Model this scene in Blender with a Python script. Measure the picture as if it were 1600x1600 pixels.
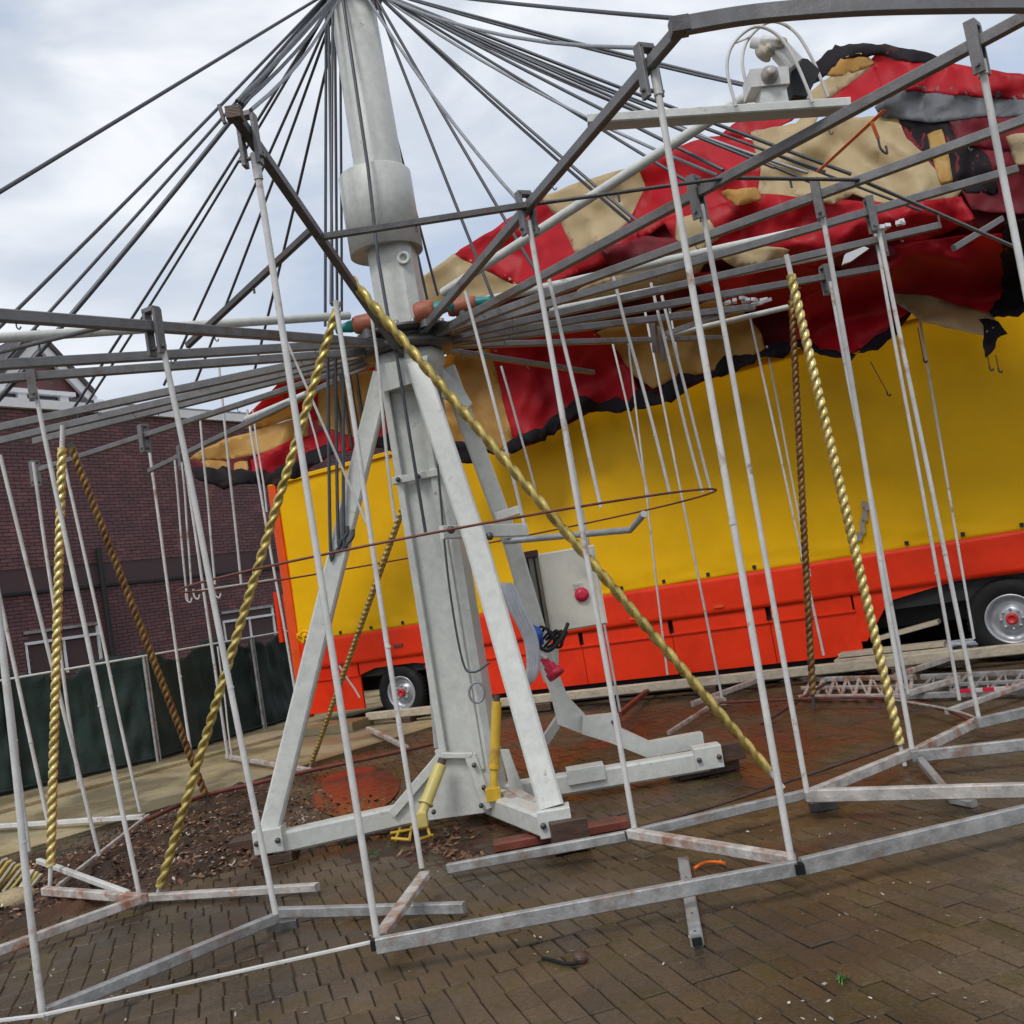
import bpy, bmesh, math, random
from mathutils import Vector, Matrix, noise
from mathutils.geometry import delaunay_2d_cdt

random.seed(11)
for o in list(bpy.data.objects): bpy.data.objects.remove(o)
scene = bpy.context.scene
COL = scene.collection

# ------------------------------------------------------------------ camera
ROLL = math.radians(9.5); FPX = 1600.0; EYE = 1.75
PITCH = math.atan(118/1600)
R_ = Vector((1, 0, 0)); U_ = Vector((0, -math.sin(PITCH), math.cos(PITCH))); F_ = Vector((0, math.cos(PITCH), math.sin(PITCH)))
cr = R_*math.cos(ROLL) - U_*math.sin(ROLL); cu = R_*math.sin(ROLL) + U_*math.cos(ROLL)
cam = bpy.data.cameras.new('camera'); camo = bpy.data.objects.new('camera', cam); COL.objects.link(camo)
cam.sensor_width = 36; cam.lens = 36; cam.clip_end = 2000; cam.clip_start = 0.05
M = Matrix((cr, cu, -F_)).transposed().to_4x4(); M.translation = Vector((0, 0, EYE))
camo.matrix_world = M
scene.camera = camo

# ------------------------------------------------------------------ world, sun, exposure
SUN_EL, SUN_AZ = math.radians(52), math.radians(205)      # azimuth clockwise from +Y
w = bpy.data.worlds.new('World'); scene.world = w; w.use_nodes = True
nt = w.node_tree; nt.nodes.clear()
N = nt.nodes.new; L = nt.links.new
out = N('ShaderNodeOutputWorld'); bg = N('ShaderNodeBackground'); L(bg.outputs[0], out.inputs[0])
sky = N('ShaderNodeTexSky'); sky.sky_type = 'NISHITA'; sky.sun_disc = False
sky.sun_elevation = SUN_EL; sky.sun_rotation = SUN_AZ; sky.dust_density = 2.0
sm = N('ShaderNodeMix'); sm.data_type = 'RGBA'; sm.blend_type = 'MULTIPLY'; sm.inputs[0].default_value = 1
L(sky.outputs[0], sm.inputs[6]); sm.inputs[7].default_value = (1.3, 1.3, 1.3, 1)
tc = N('ShaderNodeTexCoord'); mp = N('ShaderNodeMapping'); mp.inputs['Scale'].default_value = (1, 1, 2.2)
mp.inputs['Location'].default_value = (0.35, 0.1, 0.2)
L(tc.outputs['Generated'], mp.inputs[0])
nz = N('ShaderNodeTexNoise'); nz.inputs['Scale'].default_value = 3.4; nz.inputs['Detail'].default_value = 6; nz.inputs['Roughness'].default_value = .5
nz.inputs['Distortion'].default_value = .4
L(mp.outputs[0], nz.inputs[0])
cl = N('ShaderNodeValToRGB'); L(nz.outputs[0], cl.inputs[0])
e = cl.color_ramp.elements
e[0].position = .36; e[0].color = (4.6, 5.35, 6.6, 1)
e[1].position = .61; e[1].color = (8.7, 8.85, 9.15, 1)
k = cl.color_ramp.elements.new(.48); k.color = (6.1, 6.55, 7.25, 1)
mx = N('ShaderNodeMix'); mx.data_type = 'RGBA'; mx.inputs[0].default_value = .88
L(sm.outputs[2], mx.inputs[6]); L(cl.outputs[0], mx.inputs[7])
L(mx.outputs[2], bg.inputs[0]); bg.inputs[1].default_value = 0.1
sun = bpy.data.lights.new('sun', 'SUN'); suno = bpy.data.objects.new('sun', sun); COL.objects.link(suno)
sun.energy = 1.45; sun.angle = math.radians(16); sun.color = (1, .97, .93)
sd = Vector((math.sin(SUN_AZ)*math.cos(SUN_EL), math.cos(SUN_AZ)*math.cos(SUN_EL), math.sin(SUN_EL)))
suno.rotation_euler = sd.to_track_quat('Z', 'Y').to_euler()
scene.view_settings.view_transform = 'Standard'; scene.view_settings.look = 'None'
scene.view_settings.exposure = 0.25; scene.view_settings.gamma = 1.0
scene.render.engine = 'CYCLES'
scene.render.resolution_x = 1024; scene.render.resolution_y = 1024

# ------------------------------------------------------------------ measuring helpers
ORG = Vector((0, 0, EYE))
def ray(x, y):
    dx, dy = x-800, y-800
    u = dx*math.cos(ROLL)-dy*math.sin(ROLL); v = dx*math.sin(ROLL)+dy*math.cos(ROLL)
    return R_*u + F_*FPX - U_*v
def G(x, y, h=0.0):
    d = ray(x, y); return ORG + d*((h-EYE)/d.z)
def P(x, y, dep):
    d = ray(x, y); return ORG + d*(dep/d.y)
CX, CY = -.63, 8.37                       # the mast's axis
def onaz(x, y, az):
    d = ray(x, y); a = math.radians(az); nx, ny = -math.sin(a), math.cos(a)
    q = ORG + d*((CX*nx+CY*ny)/(d.x*nx+d.y*ny))
    return q, (q.x-CX)*math.cos(a)+(q.y-CY)*math.sin(a)

# ------------------------------------------------------------------ materials
MATS = {}
def lin(c):
    return tuple(((v/255)/12.92 if v/255 <= .04045 else ((v/255+.055)/1.055)**2.4) for v in c)
def mat(name, col, rough=.5, metal=0., var=.15, scale=8., col2=None, c2=(.5, .65), bump=.0, bscale=60., rvar=.1, spec=.5, isl=0., stretch=None, coat=0., streak=None):
    m = bpy.data.materials.new(name); m.use_nodes = True; t = m.node_tree; b = t.nodes['Principled BSDF']
    n = t.nodes.new; l = t.links.new
    tcn = n('ShaderNodeTexCoord')
    src = tcn.outputs['Object']
    if stretch:
        mpn = n('ShaderNodeMapping'); mpn.inputs['Scale'].default_value = stretch; l(src, mpn.inputs[0]); src = mpn.outputs[0]
    geo = n('ShaderNodeNewGeometry'); oi = n('ShaderNodeObjectInfo')
    n1 = n('ShaderNodeTexNoise'); n1.inputs['Scale'].default_value = scale; n1.inputs['Detail'].default_value = 3; n1.inputs['Roughness'].default_value = .65
    l(src, n1.inputs[0])
    hv = n('ShaderNodeHueSaturation'); hv.inputs['Color'].default_value = (*col, 1)
    mr = n('ShaderNodeMapRange'); mr.inputs[1].default_value = .3; mr.inputs[2].default_value = .7
    mr.inputs[3].default_value = 1-var; mr.inputs[4].default_value = 1+var
    l(n1.outputs[0], mr.inputs[0])
    val = mr.outputs[0]
    if isl:
        ad = n('ShaderNodeMath'); ad.operation = 'ADD'; l(geo.outputs['Random Per Island'], ad.inputs[0]); l(oi.outputs['Random'], ad.inputs[1])
        fr = n('ShaderNodeMath'); fr.operation = 'FRACT'; l(ad.outputs[0], fr.inputs[0])
        m2 = n('ShaderNodeMapRange'); m2.inputs[3].default_value = 1-isl; m2.inputs[4].default_value = 1+isl; l(fr.outputs[0], m2.inputs[0])
        mu = n('ShaderNodeMath'); mu.operation = 'MULTIPLY'; l(val, mu.inputs[0]); l(m2.outputs[0], mu.inputs[1]); val = mu.outputs[0]
    l(val, hv.inputs['Value'])
    last = hv.outputs[0]
    if col2:
        n2 = n('ShaderNodeTexNoise'); n2.inputs['Scale'].default_value = scale*.45; n2.inputs['Detail'].default_value = 4; n2.inputs['Roughness'].default_value = .7
        l(src, n2.inputs[0])
        r2 = n('ShaderNodeMapRange'); r2.inputs[1].default_value = c2[0]; r2.inputs[2].default_value = c2[1]; l(n2.outputs[0], r2.inputs[0])
        mi = n('ShaderNodeMix'); mi.data_type = 'RGBA'; l(r2.outputs[0], mi.inputs[0]); l(last, mi.inputs[6]); mi.inputs[7].default_value = (*col2, 1)
        last = mi.outputs[2]
    l(last, b.inputs['Base Color'])
    rr = n('ShaderNodeMapRange'); rr.inputs[1].default_value = .3; rr.inputs[2].default_value = .7
    rr.inputs[3].default_value = max(.03, rough-rvar); rr.inputs[4].default_value = min(1, rough+rvar); l(n1.outputs[0], rr.inputs[0])
    l(rr.outputs[0], b.inputs['Roughness'])
    b.inputs['Metallic'].default_value = metal; b.inputs['Specular IOR Level'].default_value = spec
    if coat: b.inputs['Coat Weight'].default_value = coat; b.inputs['Coat Roughness'].default_value = .2
    if bump:
        n3 = n('ShaderNodeTexNoise'); n3.inputs['Scale'].default_value = bscale; n3.inputs['Detail'].default_value = 2; l(src, n3.inputs[0])
        bp = n('ShaderNodeBump'); bp.inputs['Strength'].default_value = bump; bp.inputs['Distance'].default_value = .02
        l(n3.outputs[0], bp.inputs['Height']); l(bp.outputs[0], b.inputs['Normal'])
    MATS[name] = m
    return m
mat('white_paint', (.57, .58, .54), .42, 0, .10, 13, (.34, .29, .23), (.66, .72), .10, 40)
mat('rod_paint', (.58, .57, .545), .40, 0, .12, 9, (.32, .22, .15), (.60, .70), .05, 60)
mat('steel', (.17, .165, .165), .45, .4, .22, 7, (.12, .09, .07), (.55, .72), .1, 70)
mat('dark_steel', (.10, .095, .095), .45, .5, .25, 8, (.13, .07, .045), (.55, .7), .12, 70)
mat('galvanised', (.33, .33, .325), .42, .3, .3, 9, (.24, .15, .11), (.54, .70), .15, 50)
mat('worn_bar', (.44, .41, .38), .50, .1, .32, 8, (.30, .15, .09), (.50, .64), .2, 45)
mat('cable', (.085, .09, .10), .45, .5, .2, 20)
mat('cable_grey', (.26, .27, .29), .45, .4, .2, 20)
mat('brass', (.80, .63, .25), .30, .8, .15, 14, (.50, .36, .10), (.5, .7), .06, 80)
mat('brass_mid', (.60, .46, .15), .34, .8, .15, 14, (.36, .26, .07), (.48, .66), .06, 80)
mat('brass_dull', (.24, .14, .045), .5, .6, .25, 14, (.14, .06, .025), (.45, .62), .1, 80)
mat('yellow_tarp', (.80, .445, .0), .5, 0, .05, 1.5, (.70, .37, .0), (.45, .75), .12, 5, .06, .22)
mat('red_tarp', (.76, .034, .004), .45, 0, .08, 2.5, (.60, .020, .004), (.5, .7), .15, 6, .08, .25)
mat('orange_paint', (.74, .075, .006), .45, 0, .10, 4, (.45, .06, .03), (.62, .75))
mat('canvas_red', (.60, .012, .024), .52, 0, .08, 3, (.50, .010, .02), (.45, .7), .05, 9, .06, .4)
mat('canvas_cream', (.62, .50, .29), .5, 0, .07, 3, (.46, .33, .17), (.55, .8), .10, 6)
mat('canvas_amber', (.66, .40, .11), .5, 0, .08, 3, (.50, .27, .07), (.5, .8), .10, 6)
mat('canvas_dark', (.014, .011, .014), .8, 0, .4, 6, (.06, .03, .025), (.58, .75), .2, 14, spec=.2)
mat('canvas_grey', (.10, .105, .115), .62, 0, .2, 5, (.05, .05, .055), (.5, .7), .25, 10)
mat('canvas_maroon', (.14, .008, .014), .68, 0, .3, 4, (.04, .006, .01), (.5, .7), .12, 9, spec=.25)
mat('black_rubber', (.012, .012, .0125), .7, 0, .3, 12, (.03, .028, .025), (.55, .75), spec=.25)
mat('chassis', (.012, .012, .013), .7, 0, .3, 8)
mat('rim', (.42, .43, .45), .38, .5, .15, 9, (.2, .15, .12), (.6, .75))
mat('hub_red', (.50, .02, .02), .4, 0, .1, 9)
mat('cabinet', (.70, .68, .58), .45, 0, .05, 3, (.45, .42, .35), (.6, .8))
mat('cabinet_side', (.30, .27, .22), .5, 0, .12, 9)
mat('blue_plastic', (.02, .10, .50), .35, 0, .1, 9)
mat('red_plastic', (.62, .02, .06), .35, 0, .1, 9)
mat('terracotta', (.34, .10, .05), .55, 0, .2, 10, (.25, .07, .04), (.5, .7))
mat('teal', (.01, .22, .20), .4, 0, .2, 10)
mat('yellow_paint', (.60, .38, .03), .42, 0, .12, 9, (.35, .18, .04), (.58, .72))
mat('yellow_pale', (.55, .45, .14), .42, 0, .1, 9, (.40, .26, .08), (.6, .74))
mat('timber_dark', (.075, .038, .025), .5, 0, .3, 6, (.03, .018, .014), (.5, .7), .3, 30, stretch=(1, 6, 6))
mat('timber_pale', (.46, .40, .30), .7, 0, .15, 4, (.30, .25, .18), (.5, .7), .2, 40, stretch=(1, 6, 6))
mat('timber_red', (.16, .04, .025), .5, 0, .3, 6, (.06, .02, .015), (.5, .7), .2, 30)
mat('orange_strap', (.85, .16, .01), .5, 0, .05, 9)
mat('hose', (.46, .47, .50), .4, 0, .1, 20)
mat('brick', (.150, .066, .068), .75, 0, .25, 3, (.105, .052, .060), (.45, .65), .3, 60, isl=.24)
mat('mortar', (.075, .045, .048), .9, 0, .15, 6)
mat('white_trim', (.70, .71, .72), .45, 0, .08, 3, (.45, .44, .42), (.6, .8))
mat('roof_tile', (.05, .045, .05), .6, 0, .25, 8, (.08, .06, .055), (.5, .7))
mat('grey_cladding', (.20, .21, .21), .5, 0, .12, 3)
mat('glass_dark', (.022, .027, .045), .10, 0, .2, 2, spec=.7)
mat('screen_green', (.008, .022, .018), .75, 0, .35, 2.5, (.014, .035, .028), (.5, .7), .4, 14)
mat('weed', (.05, .16, .02), .6, 0, .3, 30)
mat('leaf', (.13, .055, .026), .65, 0, .4, 20, (.25, .16, .10), (.50, .62), isl=.8)
mat('grit', (.40, .36, .30), .7, 0, .3, 20, isl=.4)

def glow(name, f):
    """cloth that lets some daylight through"""
    t = MATS[name].node_tree; b = t.nodes['Principled BSDF']; o = t.nodes['Material Output']
    tr = t.nodes.new('ShaderNodeBsdfTranslucent'); mi = t.nodes.new('ShaderNodeMixShader'); mi.inputs[0].default_value = f
    t.links.new(b.inputs['Base Color'].links[0].from_socket, tr.inputs[0]); t.links.new(b.outputs[0], mi.inputs[1]); t.links.new(tr.outputs[0], mi.inputs[2]); t.links.new(mi.outputs[0], o.inputs[0])
for nm in ('canvas_red', 'canvas_cream', 'canvas_amber'): glow(nm, .45)
def ground_mat(name, c_a, c_b, c_moss, isl, r_lo, r_hi, wet_s, bump):
    """damp ground: colour by noise patches, gloss by how wet it lies"""
    m = bpy.data.materials.new(name); m.use_nodes = True; t = m.node_tree; b = t.nodes['Principled BSDF']
    n = t.nodes.new; l = t.links.new
    g = n('ShaderNodeNewGeometry'); oi = n('ShaderNodeObjectInfo')
    def nse(s, d, r=.6):
        q = n('ShaderNodeTexNoise'); q.inputs['Scale'].default_value = s; q.inputs['Detail'].default_value = d; q.inputs['Roughness'].default_value = r
        l(g.outputs['Position'], q.inputs[0]); return q.outputs[0]
    def rng(src, a, b_, c, d):
        q = n('ShaderNodeMapRange'); q.inputs[1].default_value = a; q.inputs[2].default_value = b_; q.inputs[3].default_value = c; q.inputs[4].default_value = d
        l(src, q.inputs[0]); return q.outputs[0]
    def mixc(f, a, b_):
        q = n('ShaderNodeMix'); q.data_type = 'RGBA'; l(f, q.inputs[0])
        for s, v in ((6, a), (7, b_)):
            if isinstance(v, tuple): q.inputs[s].default_value = (*v, 1)
            else: l(v, q.inputs[s])
        return q.outputs[2]
    big = nse(.55, 3); mid = nse(3.2, 4, .7); fine = nse(45, 3, .7); wet = nse(wet_s, 3)
    c1 = mixc(rng(big, .38, .62, 0, 1), c_a, c_b)
    c2 = mixc(rng(mid, .50, .66, 0, .8), c1, c_moss)
    hv = n('ShaderNodeHueSaturation'); l(c2, hv.inputs['Color'])
    v1 = rng(fine, .3, .7, .72, 1.28)
    if isl:
        ad = n('ShaderNodeMath'); ad.operation = 'ADD'; l(g.outputs['Random Per Island'], ad.inputs[0]); l(oi.outputs['Random'], ad.inputs[1])
        fr = n('ShaderNodeMath'); fr.operation = 'FRACT'; l(ad.outputs[0], fr.inputs[0])
        v2 = rng(fr.outputs[0], 0, 1, 1-isl, 1+isl)
        mu = n('ShaderNodeMath'); mu.operation = 'MULTIPLY'; l(v1, mu.inputs[0]); l(v2, mu.inputs[1]); v1 = mu.outputs[0]
    wm = n('ShaderNodeMath'); wm.operation = 'MULTIPLY'; l(v1, wm.inputs[0]); l(rng(wet, .42, .58, .62, 1.12), wm.inputs[1]); v1 = wm.outputs[0]
    l(v1, hv.inputs['Value']); l(hv.outputs[0], b.inputs['Base Color'])
    ro = n('ShaderNodeMath'); ro.operation = 'ADD'; l(rng(wet, .43, .56, r_lo, r_hi), ro.inputs[0]); l(rng(fine, .3, .7, -.06, .06), ro.inputs[1])
    l(ro.outputs[0], b.inputs['Roughness']); b.inputs['Specular IOR Level'].default_value = .30
    bp = n('ShaderNodeBump'); bp.inputs['Strength'].default_value = bump; bp.inputs['Distance'].default_value = .01
    l(fine, bp.inputs['Height']); l(bp.outputs[0], b.inputs['Normal'])
    MATS[name] = m
ground_mat('paver', (.096, .055, .024), (.088, .066, .045), (.060, .044, .010), .18, .16, .58, .8, .5)
ground_mat('joint_sand', (.030, .023, .017), (.026, .021, .017), (.035, .035, .016), 0, .5, .8, 1.0, .5)
ground_mat('concrete_slab', (.33, .255, .145), (.30, .25, .16), (.20, .19, .075), 0, .35, .70, .8, .25)
ground_mat('soil', (.050, .026, .014), (.085, .036, .018), (.030, .026, .014), 0, .55, .9, 1.2, .9)

# ------------------------------------------------------------------ mesh helpers
def link(o, parent=None):
    COL.objects.link(o)
    if parent is not None: o.parent = parent
    return o
class MB:
    def __init__(s): s.v = []; s.f = []; s.smooth = set()
    def add(s, vs, fs, smooth=False):
        b = len(s.v); s.v += [tuple(q) for q in vs]
        for f in fs:
            if smooth: s.smooth.add(len(s.f))
            s.f.append(tuple(i+b for i in f))
        return s
    def bar(s, p, q, wd, ht, up=None, ch=.12):
        p = Vector(p); q = Vector(q); d = (q-p).normalized()
        up = Vector(up) if up else Vector((0, 0, 1))
        if abs(d.dot(up)) > .97: up = Vector((0, 1, 0))
        sd_ = d.cross(up).normalized(); up = sd_.cross(d).normalized()
        a, b = wd/2, ht/2; c = min(wd, ht)*ch
        prof = [(-a+c, -b), (a-c, -b), (a, -b+c), (a, b-c), (a-c, b), (-a+c, b), (-a, b-c), (-a, -b+c)]
        vs = [p+sd_*x+up*y for x, y in prof]+[q+sd_*x+up*y for x, y in prof]
        fs = [(i, (i+1) % 8, 8+(i+1) % 8, 8+i) for i in range(8)]+[tuple(range(7, -1, -1)), tuple(range(8, 16))]
        return s.add(vs, fs)
    def box(s, c, sx, sy, sz, rot=None):
        c = Vector(c); r = rot or Matrix.Identity(3)
        p = r @ Vector((-sx/2, 0, 0)); q = r @ Vector((sx/2, 0, 0))
        return s.bar(c+p, c+q, sy, sz, r @ Vector((0, 0, 1)), .04)
    def tube(s, pts, r, n=10, caps=True):
        pts = [Vector(p) for p in pts]; vs = []; fs = []
        rs = r if isinstance(r, (list, tuple)) else [r]*len(pts)
        d0 = (pts[1]-pts[0]).normalized(); ref = Vector((0, 0, 1)) if abs(d0.z) < .9 else Vector((1, 0, 0))
        x = d0.cross(ref).normalized()
        for i, p in enumerate(pts):
            d = (pts[min(i+1, len(pts)-1)]-pts[max(i-1, 0)]).normalized()
            x = (x-d*x.dot(d)).normalized(); y = d.cross(x)
            for k in range(n):
                a = 2*math.pi*k/n; vs.append(p+(x*math.cos(a)+y*math.sin(a))*rs[i])
        for i in range(len(pts)-1):
            for k in range(n): fs.append((i*n+k, i*n+(k+1) % n, (i+1)*n+(k+1) % n, (i+1)*n+k))
        s.add(vs, fs, True)
        if caps:
            m = (len(pts)-1)*n
            s.add([vs[k] for k in range(n)][::-1], [tuple(range(n))]); s.add([vs[m+k] for k in range(n)], [tuple(range(n))])
        return s
    def prism(s, poly, off):
        n = len(poly); off = Vector(off); poly = [Vector(p) for p in poly]
        return s.add(poly+[p+off for p in poly], [tuple(range(n-1, -1, -1)), tuple(range(n, 2*n))]+[(i, (i+1) % n, n+(i+1) % n, n+i) for i in range(n)])
    def lathe(s, c, prof, n=24, axis=None):
        c = Vector(c); ax = Vector(axis or (0, 0, 1)).normalized()
        ref = Vector((1, 0, 0)) if abs(ax.x) < .9 else Vector((0, 1, 0)); x = ax.cross(ref).normalized(); y = ax.cross(x)
        vs = []; fs = []
        for r, z in prof:
            for k in range(n):
                a = 2*math.pi*k/n; vs.append(c+ax*z+(x*math.cos(a)+y*math.sin(a))*r)
        for i in range(len(prof)-1):
            for k in range(n): fs.append((i*n+k, i*n+(k+1) % n, (i+1)*n+(k+1) % n, (i+1)*n+k))
        return s.add(vs, fs, True)
    def mesh(s, name, m):
        me = bpy.data.meshes.new(name); me.from_pydata(s.v, [], s.f)
        sm_ = [i in s.smooth for i in range(len(s.f))]; me.polygons.foreach_set('use_smooth', sm_)
        me.materials.append(MATS[m]); me.update()
        bm = bmesh.new(); bm.from_mesh(me); bmesh.ops.recalc_face_normals(bm, faces=bm.faces[:]); bm.to_mesh(me); bm.free()
        return me
    def build(s, name, m, parent=None):
        return link(bpy.data.objects.new(name, s.mesh(name, m)), parent)
def tag(o, label=None, cat=None, group=None, kind=None):
    for k_, v_ in (('label', label), ('category', cat), ('group', group), ('kind', kind)):
        if v_: o[k_] = v_
    return o
def thing(name, label, cat, group=None, loc=(0, 0, 0)):
    o = bpy.data.objects.new(name, None); o.empty_display_size = .1; link(o)
    return tag(o, label, cat, group)
def bent(pts, sag=0, n=10):
    p, q = Vector(pts[0]), Vector(pts[1])
    return [p.lerp(q, t/n)-Vector((0, 0, sag*4*(t/n)*(1-t/n))) for t in range(n+1)]
def spline(pts, n=6):
    pts = [Vector(p) for p in pts]; r = []
    for i in range(len(pts)-1):
        p0 = pts[max(i-1, 0)]; p1 = pts[i]; p2 = pts[i+1]; p3 = pts[min(i+2, len(pts)-1)]
        for k_ in range(n):
            t = k_/n
            r.append(.5*((2*p1)+(p2-p0)*t+(2*p0-5*p1+4*p2-p3)*t*t+(3*p1-p0-3*p2+p3)*t**3))
    r.append(pts[-1]); return r

# ================================================================== THE SETTING: ground
g = MB(); S = 600
g.add([(-S, -S, -.035), (S, -S, -.035), (S, S, -.035), (-S, S, -.035)], [(0, 1, 2, 3)])
tag(g.build('ground', 'joint_sand'), kind='structure')

# pale concrete slab on the left and behind; its near edge runs along this line
S0 = Vector((-5.37, 9.92)); S1 = Vector((-1.88, 14.15)); SD = (S1-S0).normalized(); SN = Vector((SD.y, -SD.x))  # towards the carousel
def slab_side(x, y): return (Vector((x, y))-S0).dot(SN)
a0 = S0-SD*14; a1 = S0+SD*14
poly = [Vector((a0.x, a0.y, .03)), Vector((a1.x, a1.y, .03)), Vector((a1.x-SN.x*30, a1.y-SN.y*30, .03)), Vector((a0.x-SN.x*30, a0.y-SN.y*30, .03))]
sl = MB().prism(poly, (0, 0, -.1)); slab = tag(sl.build('pavement', 'concrete_slab'), kind='structure')
# joints of the slab: narrow kerb strip along its back
for off, hh in ((-3.2, .05), (-.02, .012)):
    p = a0+SN*off; q = a1+SN*off
    MB().bar((p.x, p.y, .03+hh/2), (q.x, q.y, .03+hh/2), .12 if hh > .02 else .06, hh).build('kerb_stone' if hh > .02 else 'edge_strip', 'concrete_slab', slab)

# ---- paving of small bricks, laid in columns
PA = math.radians(17.0); ED = Vector((-math.sin(PA), math.cos(PA))); ER = Vector((math.cos(PA), math.sin(PA)))
PWD, PLN, GAP = .115, .235, .0048
def paver_geo(wd, ln, t=.05, c=.006, rnd=None):
    a, b = wd/2-GAP/2, ln/2-GAP*.35
    lo = [(-a, -b, -t), (a, -b, -t), (a, b, -t), (-a, b, -t)]
    mi = [(-a, -b, -c), (a, -b, -c), (a, b, -c), (-a, b, -c)]
    to = [(-a+c, -b+c, 0), (a-c, -b+c, 0), (a-c, b-c, 0), (-a+c, b-c, 0)]
    fs = [(8, 9, 10, 11)]+[(i, (i+1) % 4, 4+(i+1) % 4, 4+i) for i in range(4)]+[(4+i, 4+(i+1) % 4, 8+(i+1) % 4, 8+i) for i in range(4)]
    return lo+mi+to, fs
spots = []
for j in range(-22, 82):
    sh = random.uniform(-.5, .5)*PWD
    for i in range(-102, 102):
        p = ER*(i*PWD+sh)+ED*(j*PLN+random.gauss(0, .004))
        if p.y < 2.7 or p.y > 15.5 or abs(p.x) > p.y*.62+1.2 or slab_side(p.x, p.y) < .06: continue
        spots.append(p)
def in_frame(p):
    d = Vector((p.x, p.y, -EYE)); z = d.dot(F_); x = d.dot(cr)/z*FPX+800; y = 800-d.dot(cu)/z*FPX
    return 10 < x < 1590 and 10 < y < 1590
order = sorted(spots, key=lambda p: (not in_frame(p), p.length))
near = order[:300]; rest = order[300:]
def relief(p): return .010*noise.noise(Vector((p.x*.5, p.y*.5, 3)))+.004*noise.noise(Vector((p.x*2.1, p.y*2.1, 7)))
bv = []; bf = []; bx = 240; by = 180
for j in range(by+1):
    for i in range(bx+1):
        x = -9+18*i/bx; y = 2.5+13.2*j/by
        bv.append((x, y, relief(Vector((x, y)))-.010+.010*noise.noise(Vector((x*4.5, y*4.5, 1)))))
for j in range(by):
    for i in range(bx): bf.append((j*(bx+1)+i, j*(bx+1)+i+1, (j+1)*(bx+1)+i+1, (j+1)*(bx+1)+i))
paving = tag(MB().add(bv, bf, True).build('paving', 'joint_sand'), kind='structure')
pv, pf = paver_geo(PWD, PLN)
pmesh = MB().add(pv, pf).mesh('paver', 'paver')
for p in near:
    o = bpy.data.objects.new('paver', pmesh); link(o, paving)
    o.location = (p.x, p.y, relief(p)+random.uniform(-.003, .003)); o.rotation_euler = (random.gauss(0, .012), random.gauss(0, .012), PA+random.gauss(0, .014))
mb = MB()
for p in rest:
    z = relief(p)+random.uniform(-.003, .003); an_ = PA+random.gauss(0, .014); ca, sa = math.cos(an_), math.sin(an_)
    tx, ty = random.gauss(0, .012), random.gauss(0, .012)
    mb.add([(p.x+x*ca-y*sa, p.y+x*sa+y*ca, z+q+x*tx+y*ty) for x, y, q in pv], pf)
tag(mb.build('paver_field', 'paver', paving), kind='stuff')

# ---- heaps of dark soil and wet leaves at the left and round the foot of the mast
HEAPZ = []
def heap(name, cpts, hgt, seed, label):
    """a low lumpy heap: a grid of ground whose edges dip under the paving"""
    xs = [q.x for q in cpts]; ys = [q.y for q in cpts]
    x0, x1, y0, y1 = min(xs)-.2, max(xs)+.2, min(ys)-.2, max(ys)+.2
    st = .035; nx = int((x1-x0)/st)+1; ny = int((y1-y0)/st)+1; vs = []; fs = []
    def inside(x, y):
        best = -9
        n_ = len(cpts); c = False; dm = 9
        for i in range(n_):
            a, b = cpts[i], cpts[(i+1) % n_]
            if (a.y > y) != (b.y > y) and x < (b.x-a.x)*(y-a.y)/(b.y-a.y)+a.x: c = not c
            ab = b-a; t = max(0, min(1, (Vector((x, y))-a).dot(ab)/ab.length_squared)); dm = min(dm, (Vector((x, y))-a-ab*t).length)
        return dm if c else -dm
    def zf(x, y):
        if not (x0 <= x <= x1 and y0 <= y <= y1): return -.03
        d = max(-1, min(1, inside(x, y)/.35))
        z = hgt*(d*.55+.75*noise.noise(Vector((x*2.3, y*2.3, seed)))+.55*noise.noise(Vector((x*7, y*7, seed+5)))+.35*noise.noise(Vector((x*17, y*17, seed)))-.22)
        return max(z, -.025)
    HEAPZ.append(zf)
    for j in range(ny):
        for i in range(nx):
            x, y = x0+i*st, y0+j*st
            vs.append((x, y, zf(x, y)))
    for j in range(ny-1):
        for i in range(nx-1):
            q = (j*nx+i, j*nx+i+1, (j+1)*nx+i+1, (j+1)*nx+i)
            if max(vs[k_][2] for k_ in q) > -.02: fs.append(q)
    return tag(MB().add(vs, fs, True).build(name, 'soil'), label, 'soil', kind='stuff')
def gp(l): return [Vector(G(x, y).xy) for x, y in l]
h1 = gp([(-60, 1460), (110, 1440), (230, 1400), (330, 1375), (420, 1330), (400, 1280), (470, 1235), (420, 1200), (330, 1250), (230, 1290), (130, 1325), (-60, 1390)])
heap('soil_heap', h1, .075, 2.0, 'dark wet soil and leaf litter spread left of the mast')
h2 = gp([(430, 1345), (560, 1335), (690, 1345), (760, 1330), (760, 1290), (600, 1290), (480, 1300)])
heap('soil_heap', h2, .022, 9.0, 'thin dirt and crumbs strewn before the mast foot')
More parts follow.
